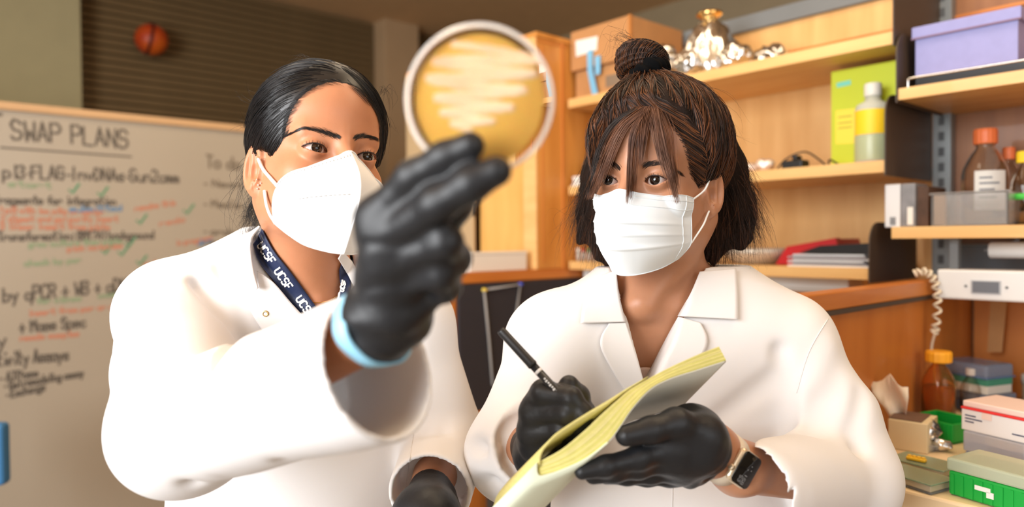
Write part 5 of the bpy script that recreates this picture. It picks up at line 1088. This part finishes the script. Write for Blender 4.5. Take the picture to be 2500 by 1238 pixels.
def strap(fn, pp, off, r, m, parent, name='strap', ends=None, n=24):
    P = lay(fn, [tuple(v[:2]) for v in smooth_path([(x, y, 0) for x, y in pp], n)], off)
    if ends is not None:
        w_ = np.linspace(0, 1, n)[:, None]**1.5; P = P*(1-w_)+(P+(ends-P[-1]))*w_
    return mk(name, Tube([tuple(v) for v in P], r, 8), m, parent, True)
strap(body_a, [(631, 389), (645, 412), (668, 432), (688, 446)], .0022, .0021, ELAS, mkA, ends=HA.w(GM[0][-1, 2])); strap(body_a, [(646, 466), (656, 498), (674, 524), (700, 548)], .0022, .0021, ELAS, mkA, ends=HA.w(GM[0][-1, -3]))
def mrow(L): return [(-x, y, z) for x, y, z in L[:0:-1]]+L
RB = [mrow([(0, -.111, -.010), (.020, -.100, -.0145), (.042, -.080, -.0185), (.060, -.048, -.022)]), mrow([(0, -.131, -.036), (.022, -.117, -.038), (.046, -.088, -.041), (.063, -.048, -.044)]),
      mrow([(0, -.128, -.062), (.024, -.114, -.062), (.048, -.086, -.063), (.0635, -.047, -.065)]), mrow([(0, -.119, -.087), (.024, -.106, -.086), (.045, -.079, -.083), (.061, -.045, -.079)]), mrow([(0, -.099, -.113), (.019, -.091, -.111), (.035, -.070, -.105), (.047, -.046, -.095)])]
GB_ = rows_sheet(HB, RB, 60, 60)
for j in range(60):                                     # pleats: shallow overlapping steps across the mask
    v = j/59; sw = sum(.0036*max(0, 1-abs(v-c)/.06)*(1 if v < c else .15) for c in (.36, .52, .68)); GB_[:, j, 1] -= sw*(1-np.abs(np.linspace(-1, 1, 60))**4)
GB_[:, :, 1] += .0018*np.sin(np.linspace(0, 9, 60))[:, None]*np.sin(np.linspace(0, 14, 60))[None]*np.clip(np.linspace(-.3, 1, 60), 0, 1)[None]
GB_ = clear(HB, GB_, .0022); V = HB.w(GB_.reshape(-1, 3)); mkB = pyd('face_mask', V, grid_faces(60, 60), MASKS, ROOT_B, True); mkB['label'] = 'white pleated surgical mask'; mkB.modifiers.new('thickness', 'SOLIDIFY').thickness = .001
for j, nm in ((0, 'top_seam'), (4, 'wire_seam'), (9, 'wire_seam'), (59, 'bottom_seam')): mk(nm, Tube([tuple(v) for v in HB.w(GB_[:, j]+np.array([0, -.0005, 0]))], .0007, 6), MASKS, mkB, True)
for i, nm in ((0, 'side_seam'), (59, 'side_seam'), (55, 'side_seam')): mk(nm, Tube([tuple(v) for v in HB.w(GB_[i]+np.array([0, -.0005, 0]))], .0007, 6), MASKS, mkB, True)
P = [HB.w(GB_[59, 1]), HB.w((.0715, -.030, -.012)), HB.w((.0735, -.020, .000)), HB.w((.0740, -.014, .006))]; mk('ear_loop', Tube([tuple(v) for v in smooth_path(P, 24)], .0012, 8), ELAS, mkB, True)
P = [HB.w(GB_[59, 40]), HB.w((.0705, -.030, -.055)), HB.w((.0715, -.020, -.044)), HB.w((.0715, -.013, -.038))]; mk('ear_loop', Tube([tuple(v) for v in smooth_path(P, 24)], .0012, 8), ELAS, mkB, True)
# ------------------------------------------------------------------ brows and lashes
def brow(fn, pp, wd, n, m, parent, seed):
    r = np.random.default_rng(seed); C = smooth_path([(x, y, 0) for x, y in pp], 60); S = []
    for i in range(n):
        t = r.uniform(0, .97); k = int(t*59); c = C[k]; d = C[min(k+3, 59)]-C[max(k-3, 0)]; d = d/np.linalg.norm(d); wl_ = wd*(1-.75*max(0, t-.35)/.65)*(.75+.25*min(1, t/.15))
        o_ = r.normal()*.33*wl_; p = c+np.array([-d[1], d[0], 0])*o_; ln = r.uniform(9, 17); up = np.array([d[1], -d[0], 0])*(1.0-1.5*t)*.55*(-1 if d[0] < 0 else 1)
        S.append([p[:2]+(d+up*(1-.5*s))[:2]*ln*s for s in np.linspace(0, 1, 5)])
    S = np.array(S); P = lay(fn, S.reshape(-1, 2), .0004).reshape(n, 5, 3); P = P[(np.abs(fn(P.reshape(-1, 3).astype(f4))).reshape(n, 5) < .002).all(1)]; return strands('eyebrow', P, np.array([.00016, .00017, .00015, .0001, .00004]), m, parent)
HAIRD = mat('hair_black', (22, 19, 20), .36, var=.4, scale=30, spec=.55); BROWB = mat('brow_brown', (38, 24, 18), .5)
brow(body_a, [(832, 338), (802, 327), (772, 318), (740, 314), (697, 331)], 9.5, 420, HAIRD, ROOT_A, 1); brow(body_a, [(862, 339), (885, 333), (912, 337), (934, 347)], 8.5, 260, HAIRD, ROOT_A, 2)
brow(body_b, [(1515, 414), (1500, 404), (1485, 399), (1466, 404)], 10, 220, BROWB, ROOT_B, 3); brow(body_b, [(1567, 408), (1592, 400), (1625, 403), (1664, 424)], 11, 320, BROWB, ROOT_B, 4)
for H, root, m in ((HA, ROOT_A, HAIRD), (HB, ROOT_B, BROWB)):
    ew, eu, el = H.eye
    for s in (-1, 1):
        X = np.linspace(-.96, .98, 22); tilt = .0012*X; z = eu*(1-np.abs(X)**2.2)+tilt; y = -np.sqrt(np.maximum(.01435**2-(X*ew)**2*.92-z*z, 1e-6)); Lq = np.stack([s*(.031+X*ew), -.0735+y-.0002, z], 1)
        mk('lash_line', Tube([tuple(v) for v in H.w(Lq)], .00062, 6), m, root, True)
        r = np.random.default_rng(5); S = []
        for i in range(46):
            t = r.uniform(.03, .99); k = t*21; a = Lq[int(k)]*(1-k % 1)+Lq[min(int(k)+1, 21)]*(k % 1); o_ = np.array([s*(t-.35)*1.1, -.95, .25]); o_ /= np.linalg.norm(o_); ln = .0034*(.5+.6*t)
            S.append([a+o_*ln*q+np.array([0, 0, .0022])*q*q for q in np.linspace(0, 1, 5)])
        S = np.array(S); strands('eyelashes', H.w(S.reshape(-1, 3)).reshape(S.shape), np.array([.00016, .00016, .00013, .0001, .00005]), m, root)
# ------------------------------------------------------------------ hair, woman A: sleek, parted in the middle, tied at the nape
def cutA_(q): return ell(q, (0, -.110, -.004), (.088, .078, .094))
def hair_a(q):
    c = cutA_(q); d = H0 = HA.scalp(q)-f4(.0078)*np.clip(c/.030, 0, 1)
    d = smin(d, cap(q, (0, .060, -.005), (0, .040, -.060), .050, .036), .03); d = smin(d, ell(q, (0, .112, -.030), (.036, .030, .032)), .015)
    ey = np.maximum(cap(np.stack([np.abs(q[:, 0]), q[:, 1], q[:, 2]], 1), (.076, -.012, -.012), (.076, .012, -.030), .017), 0)
    d = np.maximum(d, .004-ey*1.0)
    return np.maximum(d, -c)
hA = lambda p: hair_a(HA.l(p))*f4(HA.k)
OHA = skin('hair', hA, HA.c-.20, HA.c+.20, .0022, HAIRD, ROOT_A); OHA['label'] = 'sleek black hair parted in the middle'
def flow(fn, seeds, dirf, K, step, off):
    P = np.array(seeds, float); out = [P.copy()]
    for k in range(K-1):
        N = grad(fn, P); d = dirf(P, k/(K-1)); d = d-N*(d*N).sum(1)[:, None]; d /= np.maximum(np.linalg.norm(d, axis=1), 1e-9)[:, None]; P = P+d*step; P = P-N*(fn(P.astype(f4))-off)[:, None]*.9; out.append(P.copy())
    return np.stack(out, 1)
rg = np.random.default_rng(21); U = rg.normal(size=(9000, 3)); U /= np.linalg.norm(U, axis=1)[:, None]; Sd = settle(hair_a, np.array([0, .01, .035])+U*.092, .0003)
c = cutA_(Sd.astype(f4)); ok = (c > .0005) & (c < .085) & (Sd[:, 2] > -.03) & (Sd[:, 1] < .08); Sd = Sd[ok][:3600]
def dA(P, t): return np.array([0, .125, -.045])-P+np.sign(P[:, :1]+.0003)*np.array([[.06, 0, -.05]])*(1-t)*np.clip(P[:, 2:3]/.06, 0, 1)
PA = flow(hair_a, Sd, dA, 12, .0065, .0005); PA = PA[~(cap(np.abs(PA.reshape(-1, 3))*np.array([1, 0, 0])+PA.reshape(-1, 3)*np.array([0, 1, 1]), (.076, -.012, -.012), (.076, .012, -.030), .0172).reshape(PA.shape[:2]) < 0).any(1)]; PA += rg.normal(size=PA[:, :1].shape)*.0002; PA[:, :, :] += (rg.uniform(0, 1, (len(PA), 1, 1))**5*.004)*grad(hair_a, PA.reshape(-1, 3)).reshape(PA.shape)*np.linspace(0, 1, 12)[None, :, None]**2
strands('hair_strands', HA.w(PA.reshape(-1, 3)).reshape(PA.shape), np.array([.00022]+[.00030]*9+[.00022, .00008]), HAIRD, OHA)
U = rg.normal(size=(16000, 3)); U[:, 1] = -abs(U[:, 1]); U /= np.linalg.norm(U, axis=1)[:, None]; Sb = settle(HA.scalp, np.array([0, .01, .035])+U*.092, .0012); c = cutA_(Sb.astype(f4)); Sb = Sb[(c > -.007) & (c < .003) & (Sb[:, 2] > .020)][:1300]
Pb = flow(HA.scalp, Sb, dA, 7, .0045, .0014); strands('baby_hair', HA.w(Pb.reshape(-1, 3)).reshape(Pb.shape), np.array([.00006, .00012, .00015, .00016, .00016, .00015, .0001]), HAIRD, OHA)
# flyaway wisps beside the ear and along the crown
def wisps(name, guides, n, jit, fz, rad, m, parent, seed, K=12, curl=0.0):
    r = np.random.default_rng(seed); S = []
    for i in range(n):
        g = guides[r.integers(len(guides))]; P = smooth_path([px(*q) for q in g], K); t = np.linspace(0, 1, K)[:, None]; L0 = r.uniform(.65, 1.0)
        P = smooth_path(P[:max(4, int(K*L0))], K)
        o_ = r.normal(size=3)*jit; w1 = r.normal(size=3)*fz; w2 = r.normal(size=3)*fz*.6; ph = r.uniform(0, 6.28, 2)
        P = P+o_*(.5+.5*t)+w1*t**2+w2*np.sin(t*r.uniform(4, 9)+ph[0])*t+curl*np.stack([np.cos(t[:, 0]*9+ph[1]), np.sin(t[:, 0]*9+ph[1]), 0*t[:, 0]], 1)*t; S.append(P)
    return strands(name, np.array(S), np.interp(np.linspace(0, 1, K), [0, .7, 1], [rad, rad*.85, rad*.2]), m, parent)
wisps('loose_wisps', [[(618, 375, .90), (600, 400, .90), (592, 470, .895), (588, 540, .89), (620, 600, .885)], [(622, 380, .90), (598, 420, .9), (610, 480, .9), (590, 540, .89)], [(640, 470, .91), (632, 520, .91), (605, 550, .9), (590, 520, .9)], [(638, 500, .93), (634, 560, .93), (640, 600, .92)], [(632, 390, .885), (650, 420, .883), (640, 400, .88)]], 90, .0035, .012, .00016, HAIRD, OHA, 31, curl=.004); wisps('nape_hair', [[(640, 450, .95), (634, 500, .95), (622, 540, .945), (632, 590, .94)], [(645, 480, .95), (640, 530, .95), (646, 570, .945), (640, 610, .94)], [(630, 470, .95), (612, 510, .95), (606, 550, .945), (622, 585, .94)]], 260, .005, .009, .00015, HAIRD, OHA, 33, curl=.004)
wisps('loose_wisps', [[(640, 262, .92), (612, 240, .92), (600, 225, .92), (590, 210, .92)], [(625, 330, .92), (608, 300, .92), (600, 290, .92), (596, 280, .92)], [(930, 230, .93), (942, 215, .93), (945, 250, .93), (938, 290, .93)], [(935, 290, .93), (948, 300, .93), (945, 330, .93), (936, 350, .93)], [(760, 150, .93), (740, 140, .93), (720, 150, .93), (700, 165, .93)]], 60, .004, .008, .00013, HAIRD, OHA, 32)
# ------------------------------------------------------------------ hair, woman B: top bun, bangs, loose half below
HBC = mat('hair_undercoat', (40, 26, 19), .8, col2=(20, 14, 11), scale=40, spec=.15, bump=.4, bscale=400)
HB1 = mat('hair_darkbrown', (48, 31, 23), .45, col2=(28, 19, 15), scale=22, spec=.5); HB2 = mat('hair_brown', (122, 72, 38), .45, col2=(66, 38, 22), scale=30, spec=.5); HB3 = mat('hair_bangs', (126, 86, 64), .45, col2=(84, 54, 40), scale=40, spec=.5)
def cutB_(q): return ell(q, (.014, -.112, -.010), (.078, .086, .098))
GRr = [[(1745, 300, .965), (1778, 400, .975), (1802, 500, .98), (1808, 600, .98)], [(1738, 340, .97), (1752, 480, .985), (1752, 580, .985), (1735, 640, .985)], [(1752, 330, .965), (1785, 430, .975), (1818, 530, .98), (1828, 580, .98)], [(1720, 420, 1.0), (1722, 520, 1.0), (1722, 600, 1.0), (1712, 650, 1.0)]]
GRl = [[(1462, 330, .985), (1448, 430, .99), (1432, 520, .99), (1415, 590, .99)], [(1475, 400, .99), (1466, 500, .99), (1462, 570, .99), (1460, 625, .99)], [(1500, 480, 1.0), (1492, 560, 1.0), (1490, 600, 1.0), (1488, 640, 1.0)]]
GR_W = [[px(*q) for q in g] for g in GRr]; GL_W = [[px(*q) for q in g] for g in GRl]
bunc = px(1570, 152, .945); tieC = px(1576, 190, .935); bax = (bunc-tieC)/np.linalg.norm(bunc-tieC); bl = HB.l(tieC[None].astype(f4))[0]
def hair_b(p):
    q = HB.l(p); c = cutB_(q); d = (HB.scalp(q)-f4(.013)*np.clip(c/.018, 0, 1))
    d = smin(d, cap(q, bl-V3(0, 0, .025), bl+V3(0, 0, .004), .034, .016), .03)
    d = d+.0011*np.sin(np.arctan2(q[:, 0]-bl[0], -(q[:, 1]-bl[1]))*34)*np.clip(c/.03, 0, 1)*np.clip(q[:, 2]/.05, 0, 1)
    d = np.maximum(d, -c)
    d = np.maximum(d, np.minimum(-q[:, 2]-.055, .5))
    for g, R in zip(GR_W, ([.014, .021, .020, .006], [.014, .020, .018, .006], [.008, .012, .011, .004], [.020, .024, .020, .008])): d = smin(d, chain(p, g, R, .01), .02)
    for g, R in zip(GL_W, ([.010, .015, .013, .005], [.012, .017, .015, .006], [.018, .022, .018, .008])): d = smin(d, chain(p, g, R, .01), .02)
    d = smin(d, cap(p, px(1600, 520, 1.035), px(1600, 600, 1.04), .06, .045), .04)
    qa = q; ey = cap(qa, (.0775, -.034, -.020), (.0775, .006, -.016), .0185); d = np.maximum(d, -ey)
    d = d+waves(p, 71, 170)*.0011
    return np.maximum(d, -(torso_b(p)-.001))
OHB = skin('hair', hair_b, HB.c-np.array([.19, .19, .20]), HB.c+np.array([.19, .19, .16]), .0026, HBC, ROOT_B); OHB['label'] = 'brown hair, half tied up in a top bun, half hanging loose'
hBl = lambda q: hair_b(HB.w(q).astype(f4))
U = rg.normal(size=(24000, 3)); U /= np.linalg.norm(U, axis=1)[:, None]; Sd = settle(hBl, np.array([0, .0, .035])+U*.098, .0004); c = cutB_(Sd.astype(f4)); ok = (c > .001) & (Sd[:, 2] > -.03) & (Sd[:, 1] < .08) & (np.linalg.norm(Sd-bl, axis=1) > .03) & (np.abs(Sd[:, 0]) < .1); S0 = Sd[ok]; cc = c[ok]; Sd = np.concatenate([S0[cc < .014], S0[cc >= .014][:7000]])
U2 = rg.normal(size=(14000, 3)); U2[:, 1] = -abs(U2[:, 1]); U2 /= np.linalg.norm(U2, axis=1)[:, None]; S2 = settle(hBl, np.array([0, .0, .035])+U2*.098, .0004); c2_ = cutB_(S2.astype(f4)); S2 = S2[(c2_ > .0003) & (c2_ < .008) & (S2[:, 2] > .0) & (np.abs(S2[:, 0]) < .1)][:2600]; Sd = np.concatenate([Sd, S2])
PB = flow(hBl, Sd, lambda P, t: bl+np.array([0, 0, -.012])-P, 11, .0062, .0006)
dist = np.linalg.norm(PB-bl, axis=2); keep = np.ones(PB.shape[:2]); 
for i in range(1, 11):
    near = dist[:, i-1] < .020; PB[near, i] = PB[near, i-1]+(bl-PB[near, i-1])*.05
PB += (rg.uniform(0, 1, (len(PB), 1, 1))**4*.005)*grad(hBl, PB.reshape(-1, 3)).reshape(PB.shape)*np.sin(np.linspace(0, 3.1, 11))[None, :, None]
k = rg.uniform(size=len(PB)) < .55; W_ = HB.w(PB.reshape(-1, 3)).reshape(PB.shape)
strands('hair_strands', W_[k], np.full(11, .00033), HB2, OHB); strands('hair_strands', W_[~k], np.full(11, .00033), HB1, OHB)
# bun and scrunchie
bu = np.cross(bax, _F); bu /= np.linalg.norm(bu); bv = np.cross(bax, bu); MB_ = np.stack([bu, bv, bax], 1).astype(f4)
def bun(p):
    q = (p-V3(bunc)) @ MB_; a = np.arctan2(q[:, 1], q[:, 0]); rr = np.sqrt(q[:, 0]**2+q[:, 1]**2); tor = np.sqrt((rr-.0185)**2+(q[:, 2]-.004*np.sin(a+1))**2)-(.0165+.0025*np.sin(a*1+2)); d = smin(tor, ell(q, (0, 0, .004), (.022, .022, .024)), .012)
    b = np.arctan2(q[:, 2], rr-.0185); return d+.0010*np.sin(14*b+5*a)+.0014*np.sin(3*b+2*a+1)
OB = skin('hair_bun', bun, bunc-.055, bunc+.055, .0014, HBC, OHB)
n = 1100; a0 = rg.uniform(0, 6.28, n); b0 = rg.uniform(0, 6.28, n); S = []
for k in range(12):
    a = a0+k*.085*(1+.5*np.sin(b0)); b = b0+k*.11; P = bunc+((.0185+.0172*np.cos(b))*np.cos(a))[:, None]*bu+((.0185+.0172*np.cos(b))*np.sin(a))[:, None]*bv+(.0172*np.sin(b)+.002)[:, None]*bax; S.append(P)
S = np.stack(S, 1); sh = S.shape; S = settle(bun, S.reshape(-1, 3), .0005, 3).reshape(sh); k = rg.uniform(size=n) < .4
strands('bun_strands', S[k], np.full(12, .00028), HB2, OHB); strands('bun_strands', S[~k], np.full(12, .00028), HB1, OHB)
sax = bax*.8+_R*-.30-_F*.1; sax /= np.linalg.norm(sax); su = np.cross(sax, _F); su /= np.linalg.norm(su); sv = np.cross(sax, su); MS = np.stack([su, sv, sax], 1).astype(f4); sc = px(1580, 184, .932)
def scr_(p):
    q = (p-V3(sc)) @ MS; a = np.arctan2(q[:, 1], q[:, 0]); rr = np.sqrt(q[:, 0]**2+q[:, 1]**2); b = np.arctan2(q[:, 2], rr-.019)
    return np.sqrt((rr-.019)**2+q[:, 2]**2)-(.0105+.0018*np.sin(11*a+2*np.sin(b))+.0012*np.sin(7*a+2*b))
skin('scrunchie', scr_, sc-.042, sc+.042, .0014, mat('velvet_black', (9, 9, 10), .95, spec=.1), OHB)['label'] = 'black velvet scrunchie round the bun'
GR2 = [[(x, y+(10 if i == 3 else 0)+28*(i == 3), f) for i, (x, y, f) in enumerate(g)] for g in GRr[:3]]; GL2 = [[(x, y+30*(i == 3), f) for i, (x, y, f) in enumerate(g)] for g in GRl]
GR2 += [[(a+b)/2 for a, b in zip(p, q)] if 0 else tuple() for p, q in ()]
wisps('loose_hair', GR2, 2000, .0095, .010, .00026, HB1, OHB, 41); wisps('loose_hair', GR2, 700, .011, .011, .00024, HB2, OHB, 42); wisps('loose_hair', GL2, 1300, .008, .009, .00026, HB1, OHB, 43); wisps('loose_hair', GL2[:2], 350, .009, .009, .00022, HB2, OHB, 44)
wisps('flyaway_hair', [[(1750, 300, .95), (1765, 350, .95), (1800, 450, .96), (1850, 580, .97)], [(1650, 200, .94), (1720, 230, .945), (1755, 300, .95), (1775, 380, .955)], [(1790, 480, .965), (1840, 540, .97), (1850, 580, .97), (1835, 640, .97)], [(1450, 420, .98), (1410, 500, .98), (1390, 560, .98), (1392, 630, .98)], [(1540, 100, .945), (1510, 90, .945), (1500, 110, .945), (1505, 130, .945)], [(1760, 560, .965), (1780, 620, .97), (1800, 650, .97), (1830, 668, .97)]], 150, .006, .014, .00013, HB1, OHB, 45)
# bangs: locks falling over the forehead, parted so the brow shows between them
def lock(guide, n, wd0, wd1, seed, m, off0, off1, K=18):
    r = np.random.default_rng(seed); S = []; O = []
    for i in range(n):
        x = r.normal()*.45; g = smooth_path([(a, b, 0) for a, b in guide], K); t = np.linspace(0, 1, K); wdt = wd0+(wd1-wd0)*t
        L0 = r.uniform(.8, 1.0) if r.uniform() < .7 else r.uniform(.55, .9); g = smooth_path(g[:max(5, int(K*L0))], K)
        S.append(np.stack([g[:, 0]+x*wdt+r.normal()*2.2*t**2, g[:, 1]+r.normal()*2], 1)); O.append(off0+(off1-off0)*t+abs(r.normal())*.0016)
    S = np.array(S); O = np.array(O); D_ = rayd(S.reshape(-1, 2)); D_ /= np.linalg.norm(D_, axis=1)[:, None]; t_ = np.full(len(D_), .6); Of = O.ravel()
    for _ in range(50): t_ += (np.minimum(HB.sdf((CAM+D_*t_[:, None]).astype(f4)), 1)-Of)*.85; t_ = np.minimum(t_, 1.02)
    miss = (HB.sdf((CAM+D_*t_[:, None]).astype(f4)) > Of+.012).reshape(n, K); t_ = t_.reshape(n, K)
    for j in range(1, K): t_[:, j] = np.where(miss[:, j], t_[:, j-1], t_[:, j])
    ok = ~miss[:, 0]; P = (CAM+D_*t_.reshape(-1)[:, None]).reshape(n, K, 3)[ok]; return strands('bangs', P, np.interp(np.linspace(0, 1, K), [0, .75, 1], [.0003, .00028, .00008]), m, OHB)
BG = [([(1578, 262), (1522, 305), (1488, 365), (1462, 430), (1440, 492)], 230, 13, 17, HB3), ([(1566, 262), (1510, 310), (1476, 375), (1452, 440), (1436, 496)], 130, 12, 14, HB2), ([(1582, 262), (1548, 320), (1540, 390), (1537, 450), (1533, 505)], 120, 12, 8, HB3), ([(1588, 264), (1560, 330), (1551, 400), (1547, 450), (1544, 492)], 55, 9, 7, HB2),
      ([(1596, 262), (1606, 310), (1622, 380), (1638, 440), (1655, 508)], 190, 16, 9, HB3), ([(1606, 262), (1630, 320), (1638, 390), (1646, 440), (1652, 480)], 70, 13, 9, HB2), ([(1556, 266), (1498, 305), (1464, 370), (1448, 440), (1436, 484)], 120, 9, 10, HB1), ([(1584, 262), (1575, 300), (1570, 340), (1566, 380), (1562, 410)], 60, 22, 8, HB3), ([(1590, 262), (1600, 300), (1604, 340), (1612, 380), (1618, 420)], 60, 16, 8, HB3)]
for i, (g, n, a, b, m) in enumerate(BG): lock(g, n, a, b, 60+i, m, .004, .013)
# ------------------------------------------------------------------ collars, lapels, lanyard and small wear
def lay_sheet(name, fn, A, Bq, off, m, parent, nu=24, nv=14, th=.0016, curl=0.0):
    a = smooth_path([(x, y, 0) for x, y in A], nu)[:, :2]; b = smooth_path([(x, y, 0) for x, y in Bq], nu)[:, :2]; t = np.linspace(0, 1, nv)[None, :, None]
    P = lay(fn, (a[:, None]*(1-t)+b[:, None]*t).reshape(-1, 2), off).reshape(nu, nv, 3)
    if curl: P = P-_F*curl*(np.linspace(1, 0, nv)[None, :, None]**2)
    return sheet(name, P, m, parent, th)
cA = lambda p: np.minimum(coat_a(p, False), core_a(p)); cB = lambda p: np.minimum(coat_b(p), torso_b(p))
lay_sheet('collar', cA, [(640, 553), (618, 588), (622, 648), (634, 704)], [(602, 572), (553, 614), (541, 652), (626, 706)], .0135, COAT, OCA, th=.0030, curl=.008)
lay_sheet('lapel', cA, [(628, 662), (668, 690), (716, 745), (768, 800)], [(634, 706), (628, 722), (611, 756), (668, 846)], .0075, COAT, OCA, th=.002)
lay_sheet('collar', cA, [(838, 612), (866, 645), (884, 684)], [(826, 632), (848, 668), (866, 704)], .007, COAT, OCA, curl=.006)
lay_sheet('collar', cB, [(1708, 664), (1686, 716), (1655, 772)], [(1797, 656), (1801, 718), (1802, 780)], .0058, COAT, OCB); lay_sheet('lapel', cB, [(1656, 773), (1620, 840), (1578, 922)], [(1711, 789), (1724, 850), (1640, 965)], .0045, COAT, OCB)
lay_sheet('collar', cB, [(1505, 660), (1512, 722), (1528, 786)], [(1470, 672), (1430, 720), (1417, 789)], .0058, COAT, OCB); lay_sheet('lapel', cB, [(1528, 789), (1550, 852), (1570, 925)], [(1486, 790), (1468, 852), (1548, 990)], .0045, COAT, OCB)
lay_sheet('undershirt', torso_b, [(1545, 901), (1575, 897), (1604, 901)], [(1556, 940), (1575, 945), (1594, 940)], .002, mat('shirt_pink', (240, 214, 206), .8), ROOT_B, 12, 8)
BLUL = mat('lanyard_navy', (28, 40, 74), .5, bump=.1, bscale=900)
def lanyard(A, Bq, text, start):
    o = lay_sheet('lanyard', lambda p: np.minimum(cA(p), 1), A, Bq, .0032, BLUL, ROOT_A, 40, 6, .0012)
    return o
ly = lanyard([(640, 560), (668, 612), (712, 668), (774, 752), (800, 790)], [(618, 596), (634, 640), (672, 690), (735, 772), (766, 812)], '', 0); ly['label'] = 'navy blue lanyard with white lettering'
ly2 = lanyard([(838, 634), (852, 668), (858, 700), (852, 730)], [(829, 660), (830, 684), (832, 706), (826, 740)], '', 0)
def ltext(s, x0, y0, dx, dy, ux, uy, h, parent):           # lettering laid on the ribbon: start pixel, reading direction, letter-up direction, cap height in pixels
    S, L = strokes(s); k = h/6.0
    for st in S:
        pts = [(x0+dx*p[0]*k*.92+ux*p[1]*k, y0+dy*p[0]*k*.92+uy*p[1]*k) for p in st]; pts = [tuple(np.array(pts[i])*(1-t)+np.array(pts[i+1])*t) for i in range(len(pts)-1) for t in (0, .5)]+[pts[-1]]
        P = lay(cA, pts, .0046); mk('letter_stroke', ribbon(bmesh.new(), [tuple(v) for v in P], .0021, _F), mat('letter_white', (236, 236, 232), .5), parent)
for x, y in ((627, 600), (669, 663), (722, 731)): ltext('UCSF', x, y, .56, .83, .83, -.56, 18, ly)
ltext('UCSF', 838, 712, .25, -.97, -.97, -.25, 9, ly2)
P = lay(core_a, [tuple(v[:2]) for v in smooth_path([(742, 722, 0), (758, 736, 0), (776, 739, 0), (800, 735, 0), (825, 722, 0)], 24)], .001); mk('necklace', Tube([tuple(v) for v in P], .0006, 6), mat('gold', (224, 170, 80), .25, metal=1.0), ROOT_A, True)
c = lay(cA, [(649, 766)], .0075)[0]; mk('snap_button', lathe(bmesh.new(), [(0, .0006), (.0018, .0004), (.0024, .0016), (.0034, .0020), (.0040, .0010), (.0042, -.001), (0, -.001)], c, 24, -_F), mat('brass', (190, 160, 110), .3, metal=.9), OCA, True)
for x, y, r_ in ((627, 438, .0011), (631, 452, .0014), (637, 447, .0010), (629, 461, .0012)):
    q = lay(body_a, [(x, y)], .0008)[0]; bm = bmesh.new(); bmesh.ops.create_icosphere(bm, subdivisions=2, radius=r_, matrix=Matrix.Translation(Vector(q))); mk('earring', bm, mat('silver', (230, 226, 220), .15, metal=1.0), ROOT_A, True)
def seam(fn, pp, parent, r=.0006, off=.0003): mk('seam', Tube([tuple(v) for v in lay(fn, [tuple(v[:2]) for v in smooth_path([(x, y, 0) for x, y in pp], 30)], off)], r, 5), COAT, parent, True)
seam(lambda p: coat_a(p, False), [(1022, 960), (1012, 1040), (1000, 1120), (990, 1200)], OCA); seam(coat_b, [(1642, 1170), (1642, 1205), (1641, 1245)], OCB); seam(coat_b, [(2022, 778), (1975, 860), (1945, 960)], OCB)
print('TOTAL', round(time.time()-T0, 1))
